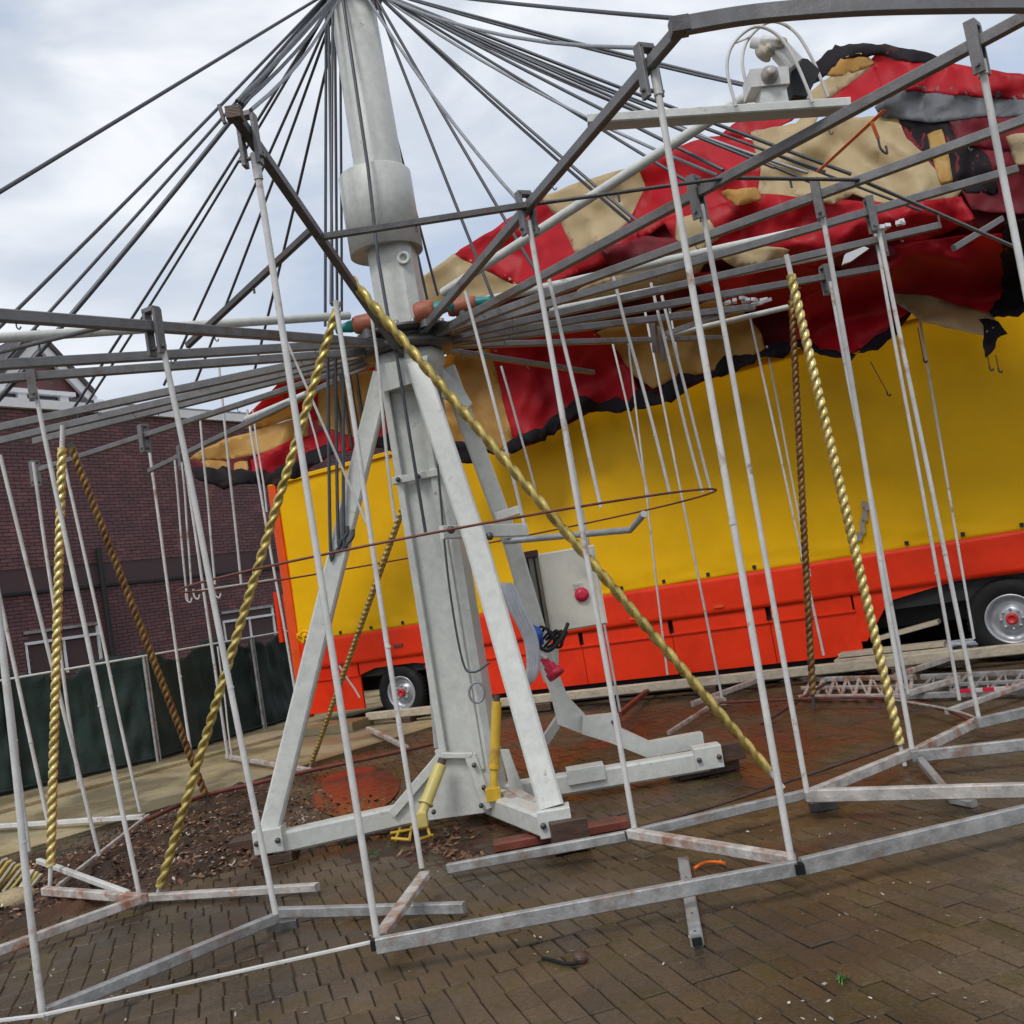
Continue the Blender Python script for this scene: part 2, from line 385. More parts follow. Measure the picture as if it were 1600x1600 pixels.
# leaves and grit
def scatter(name, m, n_, fn, size, label, cat, clump=True):
    mb = MB()
    for _ in range(n_):
        p = fn()
        if clump:
            while noise.noise(Vector((p.x*1.7, p.y*1.7, 4)))+.4*noise.noise(Vector((p.x*5, p.y*5, 4))) < random.uniform(-.25, .30): p = fn()
        s_ = size*random.uniform(.4, 1.3); a = random.uniform(0, 6.28); z = max([p.z+.004]+[h_(p.x, p.y) for h_ in HEAPZ])+.004
        t1, t2 = random.gauss(0, .35), random.gauss(0, .35); vs = []
        for (x, y) in ((-1, 0), (-.2, -.55), (1, -.1), (.3, .5)):
            vs.append((p.x+s_*(x*math.cos(a)-y*math.sin(a)), p.y+s_*(x*math.sin(a)+y*math.cos(a)), z+s_*(x*t1+y*t2)+.3*s_))
        mb.add(vs, [(0, 1, 2, 3)])
    return tag(mb.build(name, m), label, cat, kind='stuff')
def rnd_px(l):
    n_ = len(l)
    while True:
        x = random.uniform(min(q[0] for q in l), max(q[0] for q in l)); y = random.uniform(min(q[1] for q in l), max(q[1] for q in l)); c = False
        for i in range(n_):
            a, b = l[i], l[(i+1) % n_]
            if (a[1] > y) != (b[1] > y) and x < (b[0]-a[0])*(y-a[1])/(b[1]-a[1])+a[0]: c = not c
        if c: return G(x, y)
scatter('fallen_leaves', 'leaf', 1400, lambda: rnd_px([(-40, 1450), (230, 1395), (430, 1345), (560, 1330), (740, 1350), (900, 1300), (760, 1270), (500, 1230), (330, 1240), (130, 1320), (-40, 1380)]) , .030, 'brown leaves and twigs littering the soil left of the mast', 'leaves')
scatter('leaf_mulch', 'leaf', 2200, lambda: rnd_px([(-40, 1450), (230, 1395), (430, 1345), (470, 1300), (480, 1240), (420, 1210), (330, 1240), (130, 1320), (-40, 1380)]), .021, 'rotting brown leaf mulch on the soil between the left rods', 'leaves', False)
scatter('soil_crumbs', 'grit', 420, lambda: rnd_px([(-40, 1450), (230, 1395), (430, 1345), (520, 1330), (480, 1240), (330, 1240), (130, 1320), (-40, 1380)])+Vector((0, 0, .03)), .018, 'pale crumbs and chips scattered over the dark soil', 'crumbs')
scatter('grit', 'grit', 160, lambda: rnd_px([(0, 1599), (1599, 1599), (1599, 1250), (1000, 1300), (600, 1350), (0, 1500)]), .010, 'pale grit and crumbs dotted over the wet paving', 'grit')

# ---- puddles
mat('water', (.075, .05, .033), .14, 0, .3, 9, rvar=.06, spec=.5, bump=.12, bscale=14)
def puddle(pxs, label_seed):
    pts = spline(gp3(pxs)+[gp3(pxs)[0]], 8)[:-1]
    n_ = len(pts); c = sum(pts, Vector())/n_
    vs = [c]+[Vector((p.x, p.y, c.z)) for p in pts]
    tag(MB().add([(v.x, v.y, .012) for v in vs], [(0, i+1, (i+1) % n_+1) for i in range(n_)]).build('puddle', 'water'), kind='structure')
def gp3(l): return [G(x, y) for x, y in l]
puddle([(490, 1262), (540, 1282), (600, 1262), (625, 1225), (590, 1200), (535, 1206), (498, 1226)], 1)

# ================================================================== brick building
B0 = Vector((-8.9, 17.5)); BD = Vector((math.cos(math.radians(58)), math.sin(math.radians(58)))); BN = Vector((BD.y, -BD.x))  # out of the wall
def WP(x, y, off=0.0):
    d = ray(x, y); o = B0+BN*off
    t = o.dot(BN)/(d.x*BN.x+d.y*BN.y); q = ORG+d*t
    return (Vector((q.x, q.y))-B0).dot(BD), q.z
def WL(s, z, off=0.0):
    p = B0+BD*s+BN*off; return Vector((p.x, p.y, z))
bld = thing('brick_building', 'long dark red brick building with white trim behind the green fence', 'building')
sA, sB = -4.0, WP(560, 700)[0]+3
zT = WP(150, 646)[1]
def wbox(s0, s1, z0, z1, o0, o1, name, m, parent=bld):
    poly = [WL(s0, z0, o0), WL(s1, z0, o0), WL(s1, z1, o0), WL(s0, z1, o0)]
    d = BN*(o1-o0); return MB().prism(poly, (d.x, d.y, 0)).build(name, m, parent)
core = wbox(sA, sB, -.1, zT, -6, -.012, 'wall', 'mortar')
bs0, bz0 = WP(0, 935); _, bz1 = WP(0, 890)
bz0, bz1 = (WP(20, 930)[1]+WP(330, 893)[1])/2, (WP(20, 893)[1]+WP(330, 866)[1])/2
wins = []
for (xa, ya, xb, yb) in ((42, 1030, 152, 972), (350, 985, 425, 945)):
    s0, z0 = WP(xa, ya); s1, z1 = WP(xb, yb); wins.append((min(s0, s1), max(s0, s1), min(z0, z1)-.35, max(z0, z1)))
mb = MB(); course = .0655; k_ = 0; z = .3
while z < zT-.05:
    s = sA+(.11 if k_ % 2 else 0)
    while s < sB:
        s1 = s+.21; skip = (bz0-.04 < z+.03 < bz1+.01) or any(a-.02 < s+.1 < b+.02 and c < z+.03 < d for a, b, c, d in wins)
        if not skip:
            o0 = random.uniform(-.003, .003); zz = z+.054
            pr = [WL(s, z, o0), WL(s1, z, o0), WL(s1, zz, o0), WL(s, zz, o0)]; bk = [WL(s, z, -.015), WL(s1, z, -.015), WL(s1, zz, -.015), WL(s, zz, -.015)]
            mb.add(pr+bk, [(0, 1, 2, 3), (4, 5, 1, 0), (3, 2, 6, 7), (5, 6, 2, 1), (7, 4, 0, 3)])
        s += .222
    z += course; k_ += 1
tag(mb.build('brick_facing', 'brick', bld), kind='stuff')
# dark ribbon window: panes between slim mullions
s = sA
while s < sB-.1:
    wn = wbox(s, s+1.45, bz0, bz1, -.14, -.10, 'window', 'glass_dark'); wbox(s+1.45, s+1.52, bz0, bz1, -.14, -.02, 'mullion', 'chassis')
    s += 1.52
wbox(sA, sB, bz0-.05, bz0, -.1, .05, 'window_sill', 'chassis')
for a, b, c, d in wins:
    fr = wbox(a, b, c, d, -.08, -.05, 'window', 'glass_dark')
    wbox(a, b, d-.05, d, -.05, .03, 'frame', 'galvanised', fr); wbox(a, b, d-.24, d-.19, -.05, .03, 'frame', 'white_trim', fr)
    wbox(a, a+.03, c, d-.24, -.05, .02, 'frame', 'white_trim', fr); wbox(b-.05, b, c, d-.06, -.05, .02, 'frame', 'white_trim', fr); m_ = (a+b)/2
    wbox(m_-.02, m_+.02, c, d-.24, -.05, .02, 'frame', 'white_trim', fr)
    wbox(a+.08, m_-.06, c, d-.30, -.048, -.03, 'blind', 'galvanised', fr); wbox(m_+.06, b-.1, c+.1, d-.30, -.048, -.03, 'blind', 'galvanised', fr)
# drainpipe
sp_ = WP(160, 930)[0]
MB().tube([WL(sp_, .2, .07), WL(sp_, bz1+.3, .07)], .05).build('drainpipe', 'chassis', bld)
# fascia, clerestory windows, flat roof edge
wbox(sA, sB, zT, zT+.17, -.3, .10, 'fascia', 'white_trim')
zC = WP(60, 610)[1]
sC = WP(175, 620)[0]
wbox(sA, sC, zT+.17, zC, -.5, -.35, 'window', 'glass_dark')
for px in (0, 35, 100, 155):
    s = WP(px, 625, -.3)[0]; wbox(s-.09, s+.09, zT+.17, zC, -.35, -.28, 'mullion', 'white_trim')
wbox(sA, WP(128, 611)[0], zC, zC+.08, -.45, -.2, 'fascia', 'white_trim')
wbox(sA, sB, zT+.17, zC+.02, -6, -.5, 'roof_block', 'grey_cladding')
# gable with barge boards, tiled
def gable():
    off = -.6
    pk = WP(52, 540, off); rt = WP(130, 613, off); wdt = rt[0]-pk[0]; base = zC+.06
    pkz = pk[1]
    L0 = (pk[0]-wdt, base); pr = [WL(L0[0], base, off), WL(rt[0], base, off), WL(pk[0], pkz, off)]
    d = -BN*5
    MB().prism(pr, (d.x, d.y, 0)).build('gable', 'brick', bld)
    for sgn in (-1, 1):
        e0 = WL(pk[0]+sgn*(wdt+.12), base-.05, off+.12); e1 = WL(pk[0], pkz+.07, off+.12)
        MB().bar(e0, e1, .10, .22, (0, 0, 1)).build('barge_board', 'white_trim', bld)
        rf = MB().bar(e0+Vector((0, 0, .16)), e1+Vector((0, 0, .16)), .2, .10).build('roof_edge', 'roof_tile', bld)
        n_ = 9
        for r in range(n_):
            for c in range(6):
                a = e0.lerp(e1, (r+.0)/n_)+Vector((0, 0, .17)); b = e0.lerp(e1, (r+1.1)/n_)+Vector((0, 0, .20))
                o = Vector((-BN.x, -BN.y, 0))*(.25*c+.1)
                MB().bar(a+o, b+o, .23, .035).build('roof_tile', 'roof_tile', rf)
gable()

# ================================================================== temporary fence with a green screen
FP = [G(28, 1243), G(247, 1193), G(413, 1142)]
FP = [FP[0]-(FP[1]-FP[0])*1.1]+FP; FP.append(FP[-1]+(FP[-1]-FP[-2])*.9)
labs = ['green screened wire fence panel at the left edge of the picture', 'green screened wire fence panel left of the gold pole', 'green screened wire fence panel under the white framed window', 'green screened wire fence panel beside the trailer end']
for i in range(4):
    p, q = FP[i].copy(), FP[i+1].copy(); p.z = q.z = 0; d = (q-p).normalized(); n_ = Vector((d.y, -d.x, 0))
    f = thing('fence_panel', labs[i], 'fence', 'screened fence panels along the pavement')
    H_ = 1.66
    MB().tube([q+Vector((0, 0, .0)), q+Vector((0, 0, H_))], .024).build('post', 'galvanised', f)
    MB().tube([p+d*.06, p+d*.06+Vector((0, 0, H_))], .018).build('post', 'galvanised', f)
    MB().tube([p+Vector((0, 0, H_)), q+Vector((0, 0, H_))], .017).build('top_rail', 'rod_paint', f)
    MB().tube([p+Vector((0, 0, .10)), q+Vector((0, 0, .10))], .012).build('bottom_rail', 'chassis', f)
    nx, nz_ = 40, 20; vs = []; fs = []
    for b in range(nz_+1):
        for a in range(nx+1):
            t = a/nx; zz = .04+b/nz_*1.60; top = b/nz_
            bul = .05*noise.noise(Vector((a*.25+i*9, b*.22, 1)))+.03*noise.noise(Vector((a*.6+i*9, b*.2+a*.15, 4)))+.12*math.sin(t*math.pi)*.5*(1-abs(top-.5)*2)
            v = p.lerp(q, t)-n_*(.03+bul+.04); zz += (.13*noise.noise(Vector((a*.3+i*5, 0, 2)))+.12*math.sin(t*9+i) if b > nz_-4 else 0)*(b-nz_+4)/4
            vs.append((v.x, v.y, zz))
    for b in range(nz_):
        for a in range(nx): fs.append((b*(nx+1)+a, b*(nx+1)+a+1, (b+1)*(nx+1)+a+1, (b+1)*(nx+1)+a))
    o = MB().add(vs, fs, True).build('screen', 'screen_green', f)
    sm2 = o.modifiers.new('thick', 'SOLIDIFY'); sm2.thickness = .004

# ================================================================== trailer
TA = Vector((-2.217, 16.024, 0)); TX = Vector((.8713, -.4908, 0)); TN = Vector((.4908, .8713, 0))
TL0, TL1 = -1.95, 11.2; ZS, ZT, ZB = 1.46, 4.10, .27
def T(s, z, off=0.0): return TA+TX*s+TN*off+Vector((0, 0, z))     # off > 0: behind the side
def TP(x, y):
    d = ray(x, y); t = (TA-ORG).dot(TN)/d.dot(TN); q = ORG+d*t; return (q-TA).dot(TX), q.z
trl = thing('box_trailer', 'long yellow curtain-sided trailer with orange red skirt and wheels', 'trailer')
# body shell behind the curtains
MB().prism([T(TL0+.03, .75, .06), T(TL1, .75, .06), T(TL1, ZT-.03, .06), T(TL0+.03, ZT-.03, .06)], TN*2.3).build('body', 'chassis', trl)
def sheet(s0, s1, z0, z1, fn, name, m, ns, nzz, off=0.0, thick=.006):
    vs = []; fs = []
    for b in range(nzz+1):
        for a in range(ns+1):
            s = s0+(s1-s0)*a/ns; z = z0+(z1-z0)*b/nzz; vs.append(T(s, z, off+fn(s, z)))
    for b in range(nzz):
        for a in range(ns): fs.append((b*(ns+1)+a, b*(ns+1)+a+1, (b+1)*(ns+1)+a+1, (b+1)*(ns+1)+a))
    o = MB().add(vs, fs, True).build(name, m, trl); md = o.modifiers.new('thick', 'SOLIDIFY'); md.thickness = thick
    return o
def wr(s, z):
    lo = max(0, 1-(z-ZS)/.35)
    return .02*noise.noise(Vector((s*.55, z*.35, 1)))+.010*noise.noise(Vector((s*1.6, z*.5, 4)))+lo*.022*noise.noise(Vector((s*2.2, z*11, 2)))+.012*(4*abs(((s*.31+z*.22+.5*noise.noise(Vector((s*.4, z*.4, 6)))) % 1)-.5)-1)*.6+.004*noise.noise(Vector((s*5, z*4, 8)))
curt = sheet(TL0+.12, TL1, ZS-.02, ZT, wr, 'curtain', 'yellow_tarp', 260, 50, 0, .004)
for k_ in range(22):     # eyelets and straps along the hem
    s = -1.55+.622*k_
    c = T(s, ZS+.05, -.015)
    MB().bar(c-Vector((0, 0, .025)), c+Vector((0, 0, .025)), .045, .012, TN).build('eyelet', 'chassis', curt)
MB().bar(T(TL0, ZT+.02, .0), T(TL1, ZT+.02, .0), .10, .07).build('roof_rail', 'yellow_tarp', trl)
MB().prism([T(TL0, ZT-.03, .05), T(TL1, ZT-.03, .05), T(TL1, ZT+.04, .05), T(TL0, ZT+.04, .05)], TN*2.35).build('roof', 'yellow_tarp', trl)
# red skirt: upper band and lower doors, cut away round the wheels
def skirt(poly, name, off=-.012):
    pts = [T(s, z, off) for s, z in poly]
    o = MB().prism(pts, TN*.035).build(name, 'red_tarp', trl)
    return o
ARCH_L = (-.62, .62); ARCH_R = (7.05, 10.4)
def wr2(s, z): return .012*noise.noise(Vector((s*.8, z*1.2, 11)))+.007*noise.noise(Vector((s*2.4, z*3, 12)))
sheet(TL0+.12, TL1, .99, ZS-.005, wr2, 'skirt_band', 'red_tarp', 160, 8, -.03, .01)
for a, b in ((TL0+.12, -.66), (.62, 1.95), (1.96, 3.3), (3.31, 4.65), (4.66, 5.98), (5.99, 7.05)):
    pl = [(a, ZB), (b, ZB), (b, .80), (a, .80)]
    d = skirt(pl, 'skirt_door', -.02)
    pts = [(a+.03, .80), (b-.03, .80), (b-.03, .985), (a+.03, .985)]
    MB().prism([T(s, z, -.015) for s, z in pts], TN*.03).build('skirt_panel', 'red_tarp', trl)
    MB().bar(T(a, .80, -.035), T(b, .80, -.035), .02, .03).build('door_hinge', 'red_tarp', d)
# slanted cheeks of the arches
skirt([(-.66, .80), (-.66, .985), (.62, .985), (.62, .85), (.40, .88), (-.35, .88)], 'arch_panel', -.014)
skirt([(7.05, .80), (7.05, .985), (9.2, .995), (9.2, .975), (8.2, .985), (7.45, .86), (7.12, .42), (7.05, .42)], 'arch_panel', -.014)
for s in (2.9, 4.1, 5.3): MB().bar(T(s, 1.08, -.05), T(s+.14, 1.08, -.05), .02, .035).build('side_marker', 'orange_paint', trl)
lamp_p = T(TP(625, 1008)[0], TP(625, 1008)[1], -.05)
MB().bar(lamp_p-TX*.09, lamp_p+TX*.09, .03, .05).build('side_marker', 'timber_red', trl)
# printed mark on the curtain: a worn grey smudge patch
sx, sz = TP(1350, 812)
for dx, dz, w_, h_ in ((-.09, -.19, .05, .06), (-.03, -.08, .04, .10), (.02, .05, .045, .08), (.08, .15, .06, .05), (.03, .19, .03, .04)):
    MB().prism([T(sx+dx-w_, sz+dz-h_, -.034), T(sx+dx+w_*.6, sz+dz-h_*.8, -.034), T(sx+dx+w_, sz+dz+h_*.7, -.034), T(sx+dx-w_*.3, sz+dz+h_, -.034)], TN*.006).build('scuff_patch', 'cabinet_side', curt)
# left corner: posts and folded end strip
MB().prism([T(TL0-.02, .22, -.04), T(TL0+.14, .22, -.04), T(TL0+.14, ZT, -.04), T(TL0-.02, ZT, -.04)], TN*.12).build('corner_post', 'orange_paint', trl)
MB().bar(T(TL0-.10, .22, .12), T(TL0-.10, ZT-.1, .12), .10, .06, TN).build('corner_post', 'galvanised', trl)
MB().bar(T(TL0-.26, .25, .3), T(TL0-.26, 2.3, .3), .18, .05, TN).build('end_door', 'orange_paint', trl)
MB().tube([T(TL0-.42, 1.5, .2), T(TL0-.40, 2.35, .2)], .055).build('end_bar', 'red_tarp', trl)
mbk = MB()
for i in range(9):
    c = T(TL0+.22+.10*random.random(), ZS+.05+.14*random.random(), -.05-.03*random.random()); mbk.tube(spline([c, c+Vector((random.gauss(0, .05), 0, random.gauss(0, .05))), c+Vector((random.gauss(0, .06), 0, -.05))], 3), .022, 7)
mbk.build('strap_bunch', 'yellow_tarp', trl)
# wheels
def wheel(s, r, z):
    c = T(s, z, .02); ax = -TN
    wl = bpy.data.objects.new('wheel', None); link(wl, trl)
    w_ = .25
    MB().lathe(c, [(r*.60, .0), (r*.66, .02), (r*.90, .03), (r*.98, -.01), (r, -.05), (r, -w_+.04), (r*.97, -w_), (r*.6, -w_)], 40, ax).build('tyre', 'black_rubber', wl)
    tr = MB()
    for k_ in range(44):
        a = 2*math.pi*k_/44; x = TX*math.cos(a)+Vector((0, 0, 1))*math.sin(a)
        tr.bar(c+x*r*1.005-ax*.03, c+x*r*1.005-ax*.2, .02, .016, x)
    tr.build('tread', 'black_rubber', wl)
    MB().lathe(c, [(r*.60, .0), (r*.57, .012), (r*.53, -.02), (r*.50, -.09), (r*.34, -.085), (r*.30, -.04), (r*.2, -.03), (r*.0, -.03)], 40, ax).build('rim', 'rim', wl)
    MB().lathe(c, [(r*.14, -.03), (r*.13, .015), (r*.08, .02), (r*.07, .01), (0, .01)], 20, ax).build('hub', 'hub_red', wl)
    for k_ in range(8):
        a = 2*math.pi*k_/8; p = c+(TX*math.cos(a)+Vector((0, 0, 1))*math.sin(a))*r*.24
        MB().lathe(p, [(.018, -.04), (.018, .0), (0, .0)], 6, ax).build('wheel_nut', 'rim', wl)
wheel(.06, .44, .44); wheel(8.73, .475, .475); wheel(9.95, .475, .475)
MB().bar(T(-1.9, .62, .5), T(TL1, .62, .5), .12, .25).build('chassis_rail', 'chassis', trl)
MB().bar(T(-1.9, .62, 1.8), T(TL1, .62, 1.8), .12, .25).build('chassis_rail', 'chassis', trl)
MB().prism([T(.70, .035, .15), T(6.9, .035, .15), T(6.9, .75, .15), T(.70, .75, .15)], TN*1.9).build('underbody_block', 'chassis', trl)  # unseen dark box, carried down to stop light leaking beneath the trailer

MB().prism([T(TL0+.1, .06, 2.25), T(TL1, .06, 2.25), T(TL1, .9, 2.25), T(TL0+.1, .9, 2.25)], TN*.05).build('far_shade_panel', 'chassis', trl)  # dark sheet added to shut out bright ground seen behind the wheels
# low pale beam on the ground in front of the trailer, resting on short blocks
pb = thing('timber_beam', 'long pale timber beam on blocks in front of the trailer wheels', 'beam')
MB().bar(T(-.4, .175, -.30), T(10.5, .175, -.30), .10, .12).build('beam', 'timber_pale', pb)
for s in (.2, 2.6, 5.0, 7.4, 9.8): MB().bar(T(s, .057, -.30), T(s+.25, .057, -.30), .16, .114).build('block', 'timber_dark', pb)
tag(MB().bar(T(-1.5, .10, -.55), T(-.35, .10, -.50), .55, .14, ch=.05).build('timber_slab', 'concrete_slab'), 'short pale slab lying by the trailer rear wheel', 'slab')
pk_ = thing('plank_stack', 'stack of pale planks lying between the trailer wheels', 'planks')
for i, (a, b, z, o_) in enumerate(((6.75, 8.05, .24, -.15), (6.8, 8.0, .30, -.1), (7.2, 7.95, .42, .1))):
    MB().bar(T(a, z, o_), T(b, z+(.12 if i == 2 else 0), o_), .26, .05).build('plank', 'timber_pale', pk_)

# ================================================================== carousel
car = thing('carousel', 'wrecked bare carousel with white mast, grey sweeps and hanging rods', 'carousel')
HUBZ = 3.90; MX, MY = CX, CY
# ---- mast
def octa(w_, z0, z1, cx=MX, cy=MY, ch=.12, rot=-9):
    a = w_/2; c = w_*ch; pr = [(-a+c, -a), (a-c, -a), (a, -a+c), (a, a-c), (a-c, a), (-a+c, a), (-a, a-c), (-a, -a+c)]
    r = math.radians(rot); pts = [Vector((cx+x*math.cos(r)-y*math.sin(r), cy+x*math.sin(r)+y*math.cos(r), z0)) for x, y in pr]
    return MB().prism(pts, (0, 0, z1-z0))
octa(.40, .15, 3.62).build('mast', 'white_paint', car)
zc0, zc1 = P(590, 398, MY-.3).z+.10, P(585, 262, MY-.3).z+.05
octa(.37, 3.62, zc0+.05, ch=.2).build('mast', 'white_paint', car)
MB().lathe((MX-.045, MY, 0), [(.0, zc0+.02), (.297, zc0+.02), (.30, zc0), (.305, zc0), (.305, zc1), (.295, zc1+.012), (.17, zc1+.012)], 48).build('collar', 'white_paint', car)
zt = P(545, 0, MY).z+.02
MB().lathe((MX, MY, 0), [(.205, zc1), (.19, zt), (.0, zt)], 40).build('mast_tube', 'white_paint', car)
MB().lathe((MX, MY, 0), [(.19, zt-.06), (.26, zt-.05), (.26, zt+.03), (.0, zt+.03)], 32).build('cable_plate', 'dark_steel', car)
MB().lathe((MX, MY, 0), [(.12, zt+.03), (.10, zt+.3), (.0, zt+.3)], 20).build('mast_head', 'dark_steel', car)
# edge rails and seams on the mast
for dx, m_ in ((-.215, 'white_paint'), (.06, 'white_paint')):
    MB().bar((MX+dx, MY-.215, .4), (MX+dx, MY-.225, 3.5), .055, .05, (0, 1, 0)).build('mast_rail', m_, car)
for z in (2.75,):
    MB().bar((MX-.27, MY-.235, z), (MX+.10, MY-.255, z+.01), .04, .06).build('clamp_band', 'white_paint', car)
    for dx in (-.22, -.06): MB().lathe((MX+dx, MY-.27, z), [(.02, 0), (.02, .035), (0, .035)], 8, (0, -1, 0)).build('bolt', 'dark_steel', car)
MB().lathe((MX+.10, MY-.19, zc0-.13), [(.055, 0), (.055, .03), (.03, .03), (.03, .0)], 20, (0, -1, 0)).build('lug', 'white_paint', car)
# ---- hub
hub = MB().lathe((MX, MY, 0), [(.18, HUBZ-.10), (.36, HUBZ-.10), (.38, HUBZ-.08), (.38, HUBZ-.03), (.33, HUBZ-.03), (.33, HUBZ+.03), (.44, HUBZ+.03), (.44, HUBZ+.06), (.18, HUBZ+.06)], 40).build('hub', 'dark_steel', car)
for k_ in range(18):
    a = 2*math.pi*k_/18+.1; MB().lathe((MX+.39*math.cos(a), MY+.39*math.sin(a), HUBZ+.06), [(.022, 0), (.022, .035), (0, .035)], 8).build('bolt', 'galvanised', hub)
MB().lathe((MX, MY, 0), [(.2, 3.45), (.25, 3.47), (.27, 3.66), (.29, 3.68), (.29, 3.79), (.18, 3.79)], 8).build('head_casting', 'white_paint', car)
# drive gears on the hub
for (x, y, dep, lx, r) in ((664, 487, 7.95, .16, .085), (722, 478, 8.15, .24, .07), (572, 505, 8.05, .20, .075)):
    c = P(x, y, dep); d_ = Vector((.96, -.1 if lx < .3 else .2, .02)).normalized()
    gm = MB().lathe(c-d_*lx/2, [(0, 0), (r*.85, 0), (r, .03), (r, lx-.03), (r*.8, lx), (0, lx)], 20, d_).build('gear_motor', 'terracotta', car)
    sgn = -1 if x < 600 else 1
    e0 = c+d_*(lx/2-.02)*sgn
    MB().lathe(e0, [(r*.62, 0), (r*.66, .05), (r*.45, .12), (r*.5, .17), (0, .18)], 14, d_*sgn).build('coupling', 'teal', gm)
    MB().lathe(c+Vector((0, 0, -.13)), [(.06, 0), (.05, .1)], 10).build('bracket', 'dark_steel', gm)

# ---- base: beams, legs and feet
FL, FF, FR = G(425, 1318, .14), G(868, 1288, .16), G(1105, 1187, .14)
BC = Vector((MX, MY, .14))
def leg(pts, w_, h_, name='support_leg', m='white_paint'):
    mb_ = MB()
    for a, b in zip(pts[:-1], pts[1:]): mb_.bar(a, b, w_, h_, (0, 1, 0) if abs((Vector(b)-Vector(a)).normalized().y) < .8 else None)
    return mb_.build(name, m, car)
leg([FL, BC+Vector((-.1, 0, 0))], .16, .15, 'base_beam'); leg([FF, BC+Vector((.08, -.15, 0))], .20, .16, 'base_beam'); leg([FR, BC+Vector((.1, .0, 0))], .16, .15, 'base_beam')
FB = G(692, 1180, .14); leg([FB, BC], .16, .15, 'base_beam')
l1 = leg([P(598, 585, 8.2), P(545, 800, 8.1), FL+Vector((0, 0, .10))], .15, .12)
l2 = leg([P(652, 570, 8.0), P(745, 850, 7.55), P(862, 1262, 6.95)], .17, .13)
l3 = leg([P(698, 575, 8.55), P(800, 850, 8.75), P(862, 1060, 8.95)], .15, .13)
MB().prism([P(x, y, 8.85) for x, y in ((846, 1046), (876, 1060), (888, 1090), (915, 1118), (911, 1147), (872, 1132), (860, 1085))], (0, .13, 0)).build('elbow_strut', 'white_paint', car)
MB().prism([P(x, y, 8.72) for x, y in ((911, 1121), (966, 1115), (971, 1139), (1016, 1160), (1074, 1149), (1098, 1145), (1101, 1168), (1012, 1184), (955, 1161), (909, 1147))], (0, .12, 0)).build('elbow_strut', 'white_paint', car)
MB().lathe(P(958, 1128, 8.70), [(.018, 0), (.018, .02), (0, .02)], 8, (0, -1, 0)).build('bolt', 'dark_steel', car)
leg([P(876, 1122, 8.9), P(845, 1168, 9.1)], .09, .08, 'brace')
leg([P(655, 745, 8.8), P(690, 1165, 9.25)], .13, .12)
for lo, c in ((l1, FL+Vector((0, -.02, .04))), (l2, FF+Vector((0, -.02, .03))), (l3, FR+Vector((0, -.02, .03)))):
    MB().box(c, .22, .18, .18).build('foot_plate', 'white_paint', lo)
    for dx in (-.08, .08): MB().lathe(c+Vector((dx, -.09, 0)), [(.02, 0), (.02, .025), (0, .025)], 8, (0, -1, 0)).build('bolt', 'dark_steel', lo)
for z, x in ((828, 705), (838, 765)): MB().lathe(P(x, z, 7.55), [(.03, 0), (.03, .03), (0, .03)], 10, (0, -1, 0)).build('bolt', 'dark_steel', l2)
MB().bar(P(690, 832, 7.62), P(822, 828, 8.2), .05, .10).build('cross_plate', 'white_paint', car)
# hanger plate under the hub and hinge ears
MB().prism([P(590, 570, 8.0), P(668, 555, 8.0), P(665, 590, 8.0), P(645, 598, 8.0), P(600, 612, 8.0), P(590, 600, 8.0)], (0, .06, 0)).build('hanger_plate', 'white_paint', car)
MB().prism([P(690, 575, 8.35), P(720, 600, 8.35), P(738, 630, 8.35), P(728, 640, 8.35), P(690, 620, 8.35)], (0, .06, 0)).build('hinge_ear', 'white_paint', car)
# triangular gusset at the mast foot, with rims
g0 = [P(690, 1182, 7.9), P(612, 1278, 7.9), P(622, 1288, 7.9), P(755, 1270, 7.9), P(765, 1255, 7.9), P(728, 1182, 7.9)]
gus = MB().prism(g0, (0, .035, 0)).build('gusset', 'white_paint', car)
MB().bar(P(735, 1180, 7.88), P(764, 1262, 7.88), .07, .09, (1, 0, 0)).build('rim_flange', 'white_paint', gus)
MB().bar(P(612, 1272, 7.88), P(690, 1180, 7.88), .04, .07, (1, 0, 0)).build('rim_flange', 'white_paint', gus)
MB().bar(P(690, 1180, 7.88), P(738, 1180, 7.88), .07, .04).build('rim_flange', 'white_paint', gus)
for (x, y) in ((741, 1195), (756, 1230), (678, 1268), (752, 1258)): MB().lathe(P(x, y, 7.83), [(.018, 0), (.018, .03), (0, .03)], 8, (0, -1, 0)).build('bolt', 'dark_steel', gus)
MB().prism([P(782, 1172, 8.1), P(795, 1172, 8.1), P(820, 1240, 8.1), P(800, 1245, 8.1)], (0, .05, 0)).build('gusset', 'white_paint', car)
for k_ in range(2): MB().bar(P(786+k_*14, 1240-k_*6, 7.9), P(838+k_*8, 1266-k_*8, 7.35), .07, .03).build('slide_rail', 'worn_bar', car)
MB().box(P(915, 1208, 8.35), .30, .18, .12).build('hinge_block', 'white_paint', car)
# cables and hose on the mast
MB().tube([P(618, 544, 7.95), P(640, 680, 7.98), P(665, 832, 8.0)], .013, 8).build('mast_cable', 'cable', car)
MB().tube(spline([P(683, 715, 8.02), P(700, 900, 8.02), P(722, 1030, 8.02), P(740, 1050, 8.0), P(765, 1035, 8.0)], 8), .009, 7).build('mast_cable', 'cable', car)
MB().tube(spline([P(745+12*math.cos(a), 1082+16*math.sin(a), 8.0) for a in [i*.7 for i in range(19)]], 3), .010, 7).build('cable_coil', 'cable_grey', car)
hs = MB()
for k_ in range(4):
    hs.tube(spline([P(772+k_*5, 920, 8.3), P(786+k_*5, 916, 8.25), P(798+k_*6, 950, 8.2), P(822+k_*5, 1000, 8.2), P(826+k_*4, 1050, 8.2), P(812+k_*4, 1068, 8.25)], 6), .022, 8)
hs.build('hose_loop', 'hose', car)
